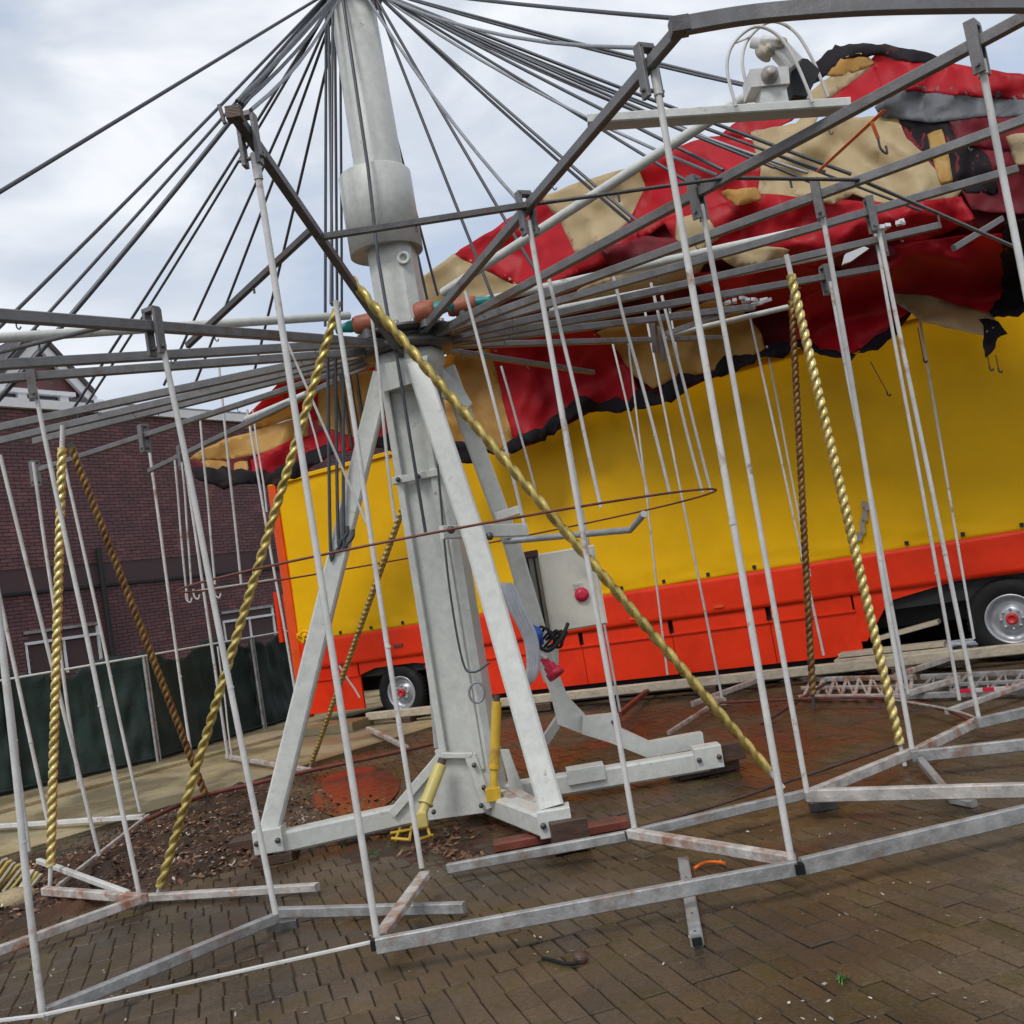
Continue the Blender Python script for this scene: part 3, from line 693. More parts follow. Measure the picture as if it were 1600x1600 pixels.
# front mast line from the top
MB().tube([(MX-.05, MY-.22, zt), P(575, 262, MY-.40), P(590, 400, MY-.40), P(608, 505, MY-.45)], .014, 8).build('cable', 'cable', car)

# ---- sweeps (arms)
ARMS = {  # azimuth, hub-side pixel, outer pixel, outer radius, material
 'A1': (-63, (700, 470), (1065, 42), 4.02, 'steel'), 'A2': (-43, (740, 490), (1600, 28), 5.1, 'steel'), 'A3': (-24, (740, 502), (1600, 188), 4.95, 'steel'),
 'A4': (-6, (740, 509), (1600, 261), 5.0, 'steel'), 'A5': (8, (740, 520), (1562, 331), 4.9, 'steel'), 'A6': (18, (740, 528), (1497, 397), 4.9, 'steel'),
 'A7': (26, (740, 532), (1300, 465), 3.7, 'steel'), 'A8': (38, (740, 539), (1190, 526), 4.05, 'steel'), 'A9': (62, (740, 554), (955, 586), 3.9, 'steel'),
 'B1': (-97, (580, 486), (355, 162), 3.42, 'dark_steel'), 'B2': (-117, (590, 536), (0, 493), 4.1, 'steel'), 'B3': (-137, (580, 536), (0, 570), 4.0, 'steel'),
 'B4': (-156, (560, 551), (0, 592), 4.1, 'steel'), 'B5': (-176, (560, 549), (0, 668), 4.0, 'steel'), 'B6': (168, (560, 556), (0, 689), 4.2, 'steel'),
 'B7': (158, (560, 563), (0, 703), 4.2, 'steel'), 'B8': (148, (560, 572), (11, 750), 5.2, 'steel'), 'B9': (135, (567, 575), (270, 718), 4.9, 'steel')}
ARMO = {}
def arm_at(k_, r):
    az, pi_, po, R, m_ = ARMS[k_]; a, ra = onaz(*pi_, az); b, rb = onaz(*po, az)
    t = (r-ra)/(rb-ra); return a.lerp(b, t)
def arm_r(k_, x):
    """radius at which the sweep passes the picture's column x"""
    lo, hi = .3, 6.0
    def px(r):
        d = arm_at(k_, r)-ORG; return d.dot(cr)/d.dot(F_)*FPX+800
    inc = px(hi) > px(lo)
    for _ in range(40):
        m_ = (lo+hi)/2
        if (px(m_) < x) == inc: lo = m_
        else: hi = m_
    return (lo+hi)/2
for k_, (az, pi_, po, R, m_) in ARMS.items():
    a = arm_at(k_, .30); b = arm_at(k_, R)
    far = k_ in ('A8', 'A9', 'B8', 'B9')
    o = MB().bar(a, b, .050, .064 if not far else .052).build('sweep', m_, car)
    ARMO[k_] = o
    r = .9
    while r < R-.2:         # hooks and bolts below the sweep
        c = arm_at(k_, r); MB().tube(spline([c-Vector((0, 0, .03)), c-Vector((0, 0, .055)), c+Vector((.012, 0, -.068)), c+Vector((.022, 0, -.055))], 3), .004, 6).build('hook', m_, o); r += random.uniform(1.1, 1.9)
def clamp(k_, r, up=.10, dn=.17, m='steel'):
    c = arm_at(k_, r); d = (arm_at(k_, r+.1)-c).normalized(); s = d.cross(Vector((0, 0, 1))).normalized()
    mb_ = MB().bar(c+s*.04+Vector((0, 0, up)), c+s*.04-Vector((0, 0, dn)), .06, .022, s).bar(c-s*.04+Vector((0, 0, up)), c-s*.04-Vector((0, 0, dn)), .06, .022, s)
    mb_.bar(c-s*.04+Vector((0, 0, up)), c+s*.05+Vector((0, 0, up)), .06, .03)
    mb_.tube([c-s*.07-Vector((0, 0, dn-.04)), c+s*.07-Vector((0, 0, dn-.04))], .012, 8)
    mb_.build('clamp', m, ARMO[k_]); return c-Vector((0, 0, dn-.05))

# outer rim beam bowed between two sweep ends, and the socket at the near corner
E1 = arm_at('A1', 4.02); E2 = arm_at('A2', 4.9)
rim = [P(1068, 40, E1.y-.02), P(1180, 22, 4.78), P(1330, 10, 4.72), P(1480, 6, 4.74), P(1640, 6, 4.85), P(1800, 14, 5.0)]
mb = MB(); rp = spline(rim, 5)
for a, b in zip(rp[:-1], rp[1:]): mb.bar(a, b+(b-a)*.03, .05, .085)
mb.build('rim_beam', 'steel', car)
MB().box(E1+Vector((-.01, -.01, .0)), .09, .08, .08).build('corner_socket', 'dark_steel', car)
EB = arm_at('B1', 3.42)
MB().box(EB, .075, .07, .065).build('corner_socket', 'timber_dark', car)
MB().bar(EB+Vector((-.07, 0, .06)), EB+Vector((-.055, 0, -.04)), .018, .02, (0, 1, 0)).build('corner_pin', 'dark_steel', car)
# tie bars: an inner ring between the sweeps
def tie(p, q, r=.016, m='dark_steel', box=False):
    mb_ = MB()
    if box: mb_.bar(p, q, r*2, r*2.4)
    else: mb_.tube([p, q], r, 8)
    c = p.lerp(q, .45); mb_.tube([c, c-Vector((0, 0, .06))], .008, 6)
    return mb_.build('tie_bar', m, car)
tA1 = arm_at('A1', arm_r('A1', 828)); tB1 = arm_at('B1', arm_r('B1', 500)); tA2 = arm_at('A2', arm_r('A2', 1135)); tA3 = arm_at('A3', arm_r('A3', 1345))
tie(tB1, tA1, .017, box=True); tie(tA1, tA2, .013); tie(tA2, tA3, .014); tie(tA3, P(1590, 388, 8.1), .014, 'steel')
tB2 = P(293, 540, 6.9); tie(arm_at('B1', arm_r('B1', 490)), tB2, .018, box=True); tie(P(157, 512, 5.6), P(-40, 560, 6.6), .014)
# rod hanging from a sweep; depth from the sweep it hangs on
def rod(top, bot, dep, r=.016, m='rod_paint', name='hanging_rod', head=False):
    r *= .88; p = P(*top, dep); q = P(*bot, dep)
    rb = lambda t_: p.lerp(q, t_)+Vector((random.gauss(0, .0028), random.gauss(0, .0028), 0))
    mb_ = MB().tube(spline([p, rb(.25), rb(.5), rb(.75), q], 3), r, 9)
    if head: mb_.tube([p, p.lerp(q, .035)], r*1.35, 9)
    j = random.uniform(.55, .75); c = p.lerp(q, j); mb_.tube([c, p.lerp(q, j+.004)], r*1.12, 9)
    return mb_.build(name, m, car)
def rod_on(k_, x, top, bot, r=.020, **kw):
    rr_ = arm_r(k_, x); clamp(k_, rr_); return rod(top, bot, arm_at(k_, rr_).y, r, **kw)
rod_on('A1', 1012, (1022, 108), (1236, 1342), .0205, head=True)
rod_on('A1', 822, (826, 345), (991, 1293), .020)
rod_on('B1', 388, (398, 240), (590, 1468), .0205, head=True)
rod((524, 470), (659, 1356), 6.4, .019)
rod_on('B2', 240, (252, 530), (431, 1428), .020)
rod((-14, 860), (66, 1583), 4.95, .020)
rod_on('A2', 1525, (1533, 95), (1660, 750), .0215, head=True)
rod_on('A2', 1088, (1096, 320), (1261, 1238), .020)
rod_on('A3', 1277, (1286, 340), (1425, 1170), .020)
rod_on('A4', 1360, (1374, 365), (1529, 1120), .020)
rod_on('B4', 48, (54, 605), (219, 1404), .019)
clamp('A5', arm_r('A5', 1375)); clamp('B8', arm_r('B8', 225)); clamp('B9', arm_r('B9', 285)); clamp('A6', arm_r('A6', 1290)); clamp('B8', arm_r('B8', 55))
for t, b, dep, r in [  # thinner rods further back: top, bottom, depth, radius
    ((1366, 352), (1499, 1094), 9.0, .018), ((1297, 440), (1419, 1084), 9.5, .019), ((1437, 500), (1522, 998), 11.2, .017),
    ((1172, 495), (1287, 1024), 11.6, .017), ((1198, 540), (1266, 900), 11.9, .014),
    ((0, 711), (155, 1337), 8.6, .019), ((52, 722), (125, 1232), 9.6, .018), ((100, 722), (219, 1268), 10.4, .019), ((230, 680), (300, 1188), 12.0, .020),
    ((-10, 880), (45, 1330), 7.6, .019), ((-16, 860), (75, 1285), 8.2, .018),
    ((289, 722), (356, 1183), 11.6, .019), ((273, 719), (293, 938), 10.0, .012), ((284, 722), (299, 915), 10.0, .012), ((312, 645), (336, 913), 10.6, .014),
    ((341, 560), (377, 912), 10.4, .015), ((386, 640), (464, 1098), 13.2, .019), ((395, 640), (417, 800), 12.2, .013),
    ((727, 455), (820, 822), 7.2, .014), ((783, 572), (838, 770), 10.4, .014), ((858, 436), (939, 793), 7.6, .017), ((866, 565), (969, 1112), 11.4, .016),
    ((958, 430), (1047, 773), 8.6, .016), ((955, 528), (1015, 780), 10.6, .013), ((1017, 442), (1098, 770), 9.2, .016), ((1034, 462), (1111, 768), 9.4, .016),
    ((1008, 487), (1128, 1090), 11.3, .016), ((978, 500), (1043, 1054), 12.4, .015), ((580, 490), (617, 815), 7.6, .014), ((445, 526), (583, 840), 7.3, .011),
    ((481, 640), (503, 722), 11.0, .013), ((530, 1040), (562, 1090), 12.2, .013), ((1043, 470), (1060, 560), 10.6, .012), ((340, 1010), (362, 1180), 12.4, .012)]:
    rod(t, b, dep, r)
# dark cables hanging as a bunch left of the mast, ending in hooks
for (x0, y0, x1, y1) in ((512, 560, 516, 850), (524, 560, 528, 830), (536, 560, 537, 835)):
    pts = [P(x0, y0, 8.0), P(x1, y1, 8.0), P(x1+6, y1+12, 8.0), P(x1+14, y1+4, 8.0), P(x1+15, y1-8, 8.0)]
    MB().tube(spline(pts, 5), .014, 7).build('hanging_cable', 'cable', car)
for x in (520, 532, 545, 556):
    MB().tube([P(x, 585, 8.35), P(x+18, 700, 8.35)], .016, 7).build('hanging_cable', 'timber_dark', car)
# pipe crank standing out at the right of the mast
MB().tube([P(788, 846, 8.1), P(985, 828, 7.7), P(1006, 803, 7.4)], .026, 10).build('pipe_crank', 'rim', car)
MB().bar(P(775, 808, 8.4), P(812, 796, 8.4), .04, .07).build('bracket', 'rod_paint', car)

# suspended ring of thin rod
RL, RR = P(298, 925, MY), P(1112, 770, MY); rc = (RL+RR)/2; rx = (RR-RL)/2; ry = Vector((0, rx.length*.98, .04))
MB().tube([rc+rx*math.cos(a)+ry*math.sin(a) for a in [2*math.pi*i/72 for i in range(73)]], .0085, 7, False).build('suspended_ring', 'timber_red', car)
MB().tube([P(430, 905, 9.4), P(300, 925, 8.6)], .010, 6).build('ring_end', 'rod_paint', car)
for (x, y) in ((290, 925), (302, 920), (335, 918)):
    p = P(x, y, 9.2); MB().tube(spline([p, p-Vector((0, 0, .07)), p+Vector((.03, 0, -.10)), p+Vector((.05, 0, -.06))], 4), .008, 6).build('hook', 'rod_paint', car)

# ---- stay cables from the mast head
top = Vector((MX, MY, zt-.02))
def stay(q, r=.011, m='cable', sag=.03):
    d = Vector((q.x-MX, q.y-MY, 0)).normalized(); p = top+d*.22
    MB().tube(bent((p, q), sag, 8), r, 7).build('cable', m, car)
for x, y, dep, r, sg in [  # where each stay ends: picture point, distance, radius, sag
    (-60, 336, 5.0, .012, .0), (374, 160, 4.9, .011, .0), (378, 163, 4.95, .011, .06), (370, 158, 4.85, .010, .03), (-20, 530, 6.0, .012, .02), (-10, 583, 6.6, .012, .03),
    (-5, 628, 7.2, .020, .05), (104, 655, 9.2, .013, .02), (122, 652, 9.4, .012, .05), (256, 602, 10.0, .013, .02), (300, 612, 10.2, .013, .04), (392, 602, 10.6, .014, .03),
    (508, 510, 8.4, .013, .0), (517, 475, 7.7, .012, .0), (519, 478, 8.0, .013, .04), (527, 520, 8.9, .013, .0), (534, 500, 9.2, .012, .02),
    (1062, 29, 4.9, .012, .02), (1250, 152, 6.2, .011, .02), (1330, 170, 6.0, .010, .05), (1330, 272, 7.2, .014, .02), (1290, 268, 7.2, .011, .06), (1130, 266, 6.3, .012, .02),
    (1275, 288, 7.0, .012, .02), (1210, 262, 6.8, .011, .05), (1000, 350, 6.9, .012, .02), (985, 348, 7.0, .012, .04), (1100, 300, 6.5, .011, .0),
    (842, 432, 7.6, .013, .02), (776, 480, 7.9, .013, .02), (1440, 330, 8.2, .011, .02), (668, 470, 8.9, .013, .0), (684, 462, 9.2, .012, .0)]: stay(P(x, y, dep), r, 'cable', sg)
for q, r, sg in ((arm_at('A1', arm_r('A1', 822)), .018, .12), (arm_at('A1', 3.72)+Vector((0, 0, .1)), .017, .14), (P(392, 172, 5.0), .016, .10), (P(1262, 270, 7.0), .018, .10), (P(1120, 274, 6.4), .016, .12)):
    stay(q, r*.68, 'cable_grey', sg)

# ---- drive shafts and the drive unit on its plank
def shaft(p, q, r=.035): MB().tube([p, p.lerp(q, .5), q], r, 12).build('drive_shaft', 'white_paint', car)
shaft(P(692, 457, 7.9), P(1190, 136, 5.95), .034); shaft(P(545, 493, 8.0), P(-30, 530, 6.2), .034); shaft(P(755, 470, 8.2), P(1300, 350, 8.3), .034)
shaft(P(860, 485, 8.6), P(1290, 400, 9.4), .028); shaft(P(480, 615, 9.4), P(385, 655, 10.4), .03); shaft(P(1040, 525, 9.8), P(1230, 480, 10.2), .028)
MB().bar(P(918, 192, 5.85), P(1325, 166, 5.75), .13, .055).build('plank', 'white_paint', car)
dr = bpy.data.objects.new('drive_unit', None); link(dr, car)
MB().prism([P(1187, 170, 5.72), P(1234, 166, 5.72), P(1228, 132, 5.72), P(1190, 134, 5.72)], (0, .16, 0)).build('stand', 'white_paint', dr)
MB().prism([P(1172, 108, 5.70), P(1232, 103, 5.70), P(1234, 130, 5.70), P(1174, 136, 5.70)], (0, .2, 0)).build('motor', 'rod_paint', dr)
MB().lathe(P(1202, 118, 5.70), [(.05, 0), (.05, .02), (.03, .025), (.03, .06), (0, .06)], 16, (0, -1, 0)).build('flange', 'worn_bar', dr)
MB().lathe(P(1200, 70, 5.75), [(.0, -.1), (.03, -.1), (.035, -.05), (.05, -.04), (.05, .06), (.03, .07), (.03, .1), (0, .1)], 14, (1, -.3, -.5)).build('gearbox', 'rod_paint', dr)
MB().lathe(P(1195, 82, 5.72), [(0, -.02), (.055, -.02), (.04, 0), (.055, .02), (.02, .02), (.02, .05), (0, .05)], 14, (.5, -1, .3)).build('pulley', 'timber_pale', dr)
MB().lathe(P(1218, 70, 5.72), [(0, -.02), (.045, -.02), (.03, 0), (.045, .02), (.02, .02), (.02, .04), (0, .04)], 14, (-.2, -1, .5)).build('pulley', 'timber_pale', dr)
MB().bar(P(1218, 78, 5.75), P(1242, 104, 5.75), .09, .10).build('gear_housing', 'rod_paint', dr)
MB().prism([P(1236, 88, 5.8), P(1262, 92, 5.8), P(1282, 110, 5.8), P(1262, 150, 5.8), P(1240, 148, 5.8), P(1236, 120, 5.8)], (0, .12, 0)).build('belt_guard', 'chassis', dr)
for dx, dy, dep in ((0, 0, 5.66), (24, -8, 5.95)):
    MB().tube(spline([P(1150+dx, 166+dy, dep), P(1136+dx, 108+dy, dep), P(1146+dx, 68+dy, dep), P(1180+dx, 42+dy, dep), P(1216+dx, 56+dy, dep), P(1244+dx, 98+dy, dep), P(1270+dx, 160+dy, dep)], 6), .010, 8).build('guard_hoop', 'rod_paint', dr)
MB().tube([P(1146, 68, 5.66), P(1172, 58, 5.95)], .008, 6).build('guard_hoop', 'rod_paint', dr)
for x, y in ((1372, 90), (1448, 120)): pass
# white fittings caught among the sweeps
for (x, y, dep) in ((1393, 352, 8.0), (1160, 468, 9.3), (1188, 470, 9.4)):
    c = P(x, y, dep)
    for _ in range(4): MB().box(c+Vector((random.gauss(0, .05), random.gauss(0, .03), random.gauss(0, .012))), random.uniform(.04, .12), .04, .03, Matrix.Rotation(random.uniform(0, 3), 3, 'Z') @ Matrix.Rotation(random.uniform(-.5, .5), 3, 'X')).build('torn_fitting', 'white_trim', car)
MB().prism([P(1318, 412, 8.6), P(1322, 396, 8.6), P(1350, 385, 8.6), P(1358, 388, 8.6), P(1330, 408, 8.6)], (0, .05, 0)).build('torn_fitting', 'white_trim', car)
MB().bar(P(1490, 388, 8.2), P(1565, 342, 8.6), .04, .05).build('brace', 'steel', car)
MB().bar(P(1040, 522, 9.6), P(1140, 487, 9.9), .05, .05).build('brace', 'galvanised', car)
for x, y, dep in ((1018, 520, 9.9), (1030, 535, 9.9)): MB().bar(P(x, y-25, dep), P(x+6, y+30, dep), .05, .05).build('brace', 'dark_steel', car)

# ---- platform frame lying on the paving
def pbeam(a, b, wd=.05, ht=.075, h0=.16, h1=None, m='worn_bar', name='platform_beam'):
    p = G(*a, h0); q = G(*b, h1 if h1 is not None else h0)
    return MB().bar(p, q, wd, ht).build(name, m, car)
pbeam((588, 1478), (1245, 1356), .045, .075, .16, .16, 'galvanised')
pbeam((1252, 1354), (1900, 1200), .045, .085, .16, .16, 'galvanised')
for (x, y) in ((588, 1474), (1248, 1356)):
    c = G(x, y, .16); MB().box(c+Vector((0, -.012, 0)), .045, .05, .05).build('socket', 'black_rubber', car)
b2 = pbeam((66, 1586), (580, 1472), .02, .014, .17, .175, 'rod_paint'); pbeam((-30, 1598), (70, 1586), .02, .014, .17, .17, 'rod_paint')
pbeam((986, 1302), (1238, 1344), .06, .06, .17, .17); pbeam((664, 1366), (592, 1466), .07, .04, .16, .16)
pbeam((432, 1434), (70, 1584), .05, .06, .10, .14, 'galvanised')
pbeam((700, 1357), (978, 1306), .05, .06, .07, .15, 'galvanised'); pbeam((978, 1306), (1262, 1240), .05, .06, .15, .15, 'galvanised')
pbeam((1262, 1243), (1425, 1176), .05, .07, .15, .15); pbeam((1425, 1178), (1530, 1126), .05, .07, .15, .15)
pbeam((1262, 1243), (1850, 1228), .06, .08, .16, .16); pbeam((1425, 1182), (1800, 1142), .05, .08, .16, .16, 'galvanised'); pbeam((1526, 1130), (1800, 1068), .05, .08, .16, .16, 'galvanised')
pbeam((432, 1426), (726, 1418), .05, .06, .06, .05, 'galvanised'); pbeam((222, 1403), (496, 1386), .06, .05, .05, .05)
pbeam((-30, 1496), (228, 1402), .05, .06, .08, .10); pbeam((70, 1392), (226, 1404), .06, .06, .10, .10); pbeam((60, 1345), (200, 1396), .04, .04, .20, .12, 'rod_paint')
pbeam((-20, 1292), (225, 1276), .05, .05, .10, .10, 'rod_paint'); pbeam((232, 1274), (90, 1385), .03, .03, .12, .10, 'worn_bar')
pbeam((1438, 1188), (1490, 1250), .05, .05, .14, .03, 'galvanised'); pbeam((1490, 1250), (1522, 1256), .05, .04, .03, .03, 'galvanised')
pbeam((1045, 1145), (1115, 1100), .04, .04, .10, .10); pbeam((968, 1116), (1040, 1056), .06, .06, .12, .14, 'timber_red')
pbeam((1082, 1100), (1290, 1024), .05, .06, .12, .16); pbeam((1190, 1132), (1290, 1068), .03, .03, .05, .12, 'timber_dark'); pbeam((1480, 1112), (1600, 1070), .05, .05, .12, .14)
pbeam((1400, 1056), (1540, 1010), .05, .06, .14, .16); pbeam((355, 1182), (485, 1204), .06, .05, .10, .10, 'worn_bar'); pbeam((575, 1138), (635, 1168), .06, .05, .12, .10, 'worn_bar')
pbeam((1112, 1092), (1130, 1096), .08, .08, .1, .1); pbeam((1418, 1084), (1498, 1060), .05, .06, .12, .14)
# thin inner rails
MB().tube(spline([G(1000, 1292, .10), G(1120, 1258, .11), G(1240, 1218, .12), G(1330, 1188, .12), G(1412, 1160, .12)], 5), .012, 7).build('platform_rail', 'timber_dark', car)
MB().tube(spline([G(1125, 1098, .12), G(1260, 1092, .12), G(1390, 1092, .12), G(1480, 1110, .12), G(1526, 1132, .12)], 5), .016, 7).build('platform_rail', 'timber_red', car)
MB().tube(spline([G(228, 1282, .10), G(310, 1246, .10), G(400, 1224, .10), G(485, 1204, .10), G(600, 1180, .10), G(720, 1152, .10)], 5), .024, 7).build('platform_rail', 'timber_red', car)
MB().tube(spline([G(1360, 1088, .10), G(1480, 1108, .14), G(1540, 1128, .14)], 5), .012, 7).build('platform_rail', 'worn_bar', car)
# supports under the frame
for (x, y, h) in ((1285, 1250, .06), (150, 1425, .05), (440, 1438, .05)):
    c = G(x, y, h); c.z = h/2-.005; MB().bar(c-Vector((.09, 0, 0)), c+Vector((.09, 0, 0)), .05, h, ch=.05).build('support_foot', 'dark_steel', car)

# ================================================================== twisted gold poles
def twisted(p, q, r, label, m='brass', lead=.075, capm='rod_paint', cap=.0):
    p = Vector(p); q = Vector(q); L_ = (q-p).length; d = (q-p)/L_
    ref = Vector((1, 0, 0)) if abs(d.x) < .8 else Vector((0, 1, 0)); x = d.cross(ref).normalized(); y = d.cross(x)
    t = thing('twisted_pole', label, 'pole', 'twisted gold poles'); n_ = 14; st = int(L_/min(.014, lead/8)); vs = []; fs = []
    for i in range(st+1):
        s = L_*i/st; c = p+d*s; end = min(1, min(s, L_-s)/.05)
        for k2 in range(n_):
            a = 2*math.pi*k2/n_; w_ = .5+.5*math.cos(2*(a-math.pi*s/lead)); rr = r*(1-(.42*w_**4 if lead < .09 else .46*w_**2.2)*end)
            vs.append(c+(x*math.cos(a)+y*math.sin(a))*rr)
    for i in range(st):
        for k2 in range(n_): fs.append((i*n_+k2, i*n_+(k2+1) % n_, (i+1)*n_+(k2+1) % n_, (i+1)*n_+k2))
    mb_ = MB().add(vs, fs, True); mb_.add([vs[k2] for k2 in range(n_)], [tuple(range(n_))]); mb_.add([vs[st*n_+k2] for k2 in range(n_)], [tuple(range(n_))])
    mb_.build('shaft', m, t)
    MB().tube([q, q+d*.16], r*.45, 10).build('end_pin', capm, t)
    MB().tube([p-d*(cap+.06), p], r*.55, 10).build('top_pin', capm, t)
    return t
twisted(P(548, 436, 6.9), G(1200, 1203, .25), .037, 'thick gold twisted pole leaning right across the mast', 'brass_mid', lead=.135)
twisted(P(526, 484, 7.0), G(250, 1385, .10), .033, 'gold twisted pole slanting down to the left in front of the mast', 'brass_mid', lead=.10)
twisted(P(97, 700, 8.0), P(79, 1352, 8.0), .036, 'upright bright gold twisted pole at the far left', cap=.12)
twisted(P(112, 700, 10.6), G(320, 1240, .12), .040, 'dull rusty gold pole slanting right behind the left rods', 'brass_dull', capm='dark_steel')
twisted(P(638, 770, 9.0), G(487, 1192, .12), .031, 'thin gold twisted pole behind the mast, slanting left')
twisted(P(1236, 430, 7.6), G(1406, 1162, .18), .036, 'bright gold twisted pole standing before the trailer at right', cap=.10)
twisted(P(1237, 470, 10.6), P(1270, 1085, 10.6), .037, 'dark tarnished twisted pole beside the bright gold one at right', 'brass_dull', capm='dark_steel')

# ================================================================== torn striped canopy over the rear sweeps
cano = thing('striped_canopy', 'torn red and cream striped canopy collapsed over the rear sweeps', 'canopy')
def cdepth(x, y):
    dx, dy = x-800, y-800
    u = dx*math.cos(ROLL)-dy*math.sin(ROLL); v = dx*math.sin(ROLL)+dy*math.cos(ROLL); e_ = 118-v
    zt_ = min(15.0, 14.9/(1+.000352*u)) - .35
    t = max(0, min(1, (e_-310)/150)); t = t*t*(3-2*t)
    base = zt_-.25-1.45*t+max(0, e_-520)*.0030-.5*max(0, min(1, (330-e_)/80))*max(0, min(1, (x-1150)/150))
    a = Vector((x*.006, y*.006, 0))
    wv = .26*noise.noise(a)
    for q, (an, lam, amp) in enumerate(((62, 230, .13), (20, 170, .075), (112, 140, .06), (84, 88, .040), (150, 74, .030), (48, 52, .022), (100, 37, .014), (15, 30, .010))):
        c_, s_ = math.cos(math.radians(an)), math.sin(math.radians(an))
        ph = (x*c_+y*s_)/lam+1.3*noise.noise(Vector((x*.0045, y*.0045, 10+q*3)))+.25*noise.noise(Vector((x*.016, y*.016, 30+q)))
        md_ = .45+.9*max(0, noise.noise(Vector((x*.006, y*.006, 50+q*2)))+.25)
        wv += amp*md_*(4*abs((ph % 1)-.5)-1)
    return base-.15+wv
def panel(m, pts, lift, name='canvas_panel', step=7, rag=0.0):
    out_ = []
    for i in range(len(pts)):
        a, b = Vector(pts[i]), Vector(pts[(i+1) % len(pts)]); n_ = max(1, int((b-a).length/step))
        for k2 in range(n_):
            q = a.lerp(b, k2/n_); nn = Vector((a.y-b.y, b.x-a.x)); nn.normalize()
            if k2: q = q+nn*(noise.noise(Vector((q.x*.05, q.y*.05, lift*50)))*(2.2+rag)+random.uniform(-.5, .5)*rag)
            out_.append(q)
    ar = sum(out_[i].x*out_[(i+1) % len(out_)].y-out_[(i+1) % len(out_)].x*out_[i].y for i in range(len(out_)))
    sgn_ = 1 if ar > 0 else -1; grow = []
    for i in range(len(out_)):
        tg = out_[(i+1) % len(out_)]-out_[i-1]; nn = Vector((tg.y, -tg.x)); nn = nn.normalized() if nn.length > 1e-6 else Vector((0, 0))
        grow.append(out_[i]+nn*3.5*sgn_)
    out_ = grow
    nb = len(out_); vs = list(out_); xs = [q.x for q in out_]; ys = [q.y for q in out_]
    y = min(ys)+step/2
    while y < max(ys):
        x = min(xs)+step/2
        while x < max(xs):
            c = False; j = Vector((x+random.uniform(-2.5, 2.5), y+random.uniform(-2.5, 2.5)))
            for i in range(nb):
                a, b = out_[i], out_[(i+1) % nb]
                if (a.y > j.y) != (b.y > j.y) and j.x < (b.x-a.x)*(j.y-a.y)/(b.y-a.y)+a.x: c = not c
            if c and min((j-q).length for q in out_) > step*.45: vs.append(j)
            x += step
        y += step
    r = delaunay_2d_cdt(vs, [(i, (i+1) % nb) for i in range(nb)], [list(range(nb))], 1, 1e-4)
    mv = [P(q.x, q.y, cdepth(q.x, q.y)-lift) for q in r[0]]
    o = MB().add(mv, [tuple(f) for f in r[2]], True).build(name, m, cano)
    md = o.modifiers.new('thick', 'SOLIDIFY'); md.thickness = .006; md.offset = 0
    return o
OUTL = [(655, 442), (700, 407), (760, 370), (830, 320), (900, 294), (1000, 264), (1045, 240), (1110, 220), (1160, 192), (1215, 162), (1280, 122), (1345, 90), (1370, 90), (1450, 100), (1530, 114), (1600, 137), (1680, 160), (1680, 480), (1600, 478), (1545, 490), (1500, 482), (1440, 470), (1400, 518), (1370, 543), (1330, 556), (1290, 548), (1245, 536), (1180, 558), (1110, 586), (1040, 623), (985, 638), (930, 640), (890, 648), (850, 683), (800, 703), (730, 718), (680, 703), (640, 693), (580, 688), (540, 688), (500, 713), (440, 750), (400, 753), (350, 758), (310, 743), (300, 716), (350, 690), (400, 652), (470, 612), (560, 587), (640, 560), (650, 500)]
panel('canvas_maroon', [(1000, 330), (1180, 300), (1500, 300), (1680, 240), (1680, 478), (1560, 486), (1440, 468), (1400, 515), (1330, 550), (1245, 532), (1040, 618), (930, 636), (850, 680), (790, 695), (700, 560), (720, 480), (850, 440)], -.12, 'canvas_lining', 12)
panel('canvas_maroon', [(300, 724), (400, 690), (480, 650), (560, 600), (640, 565), (640, 690), (540, 686), (500, 712), (440, 748), (350, 754)], -.12, 'canvas_lining', 12)
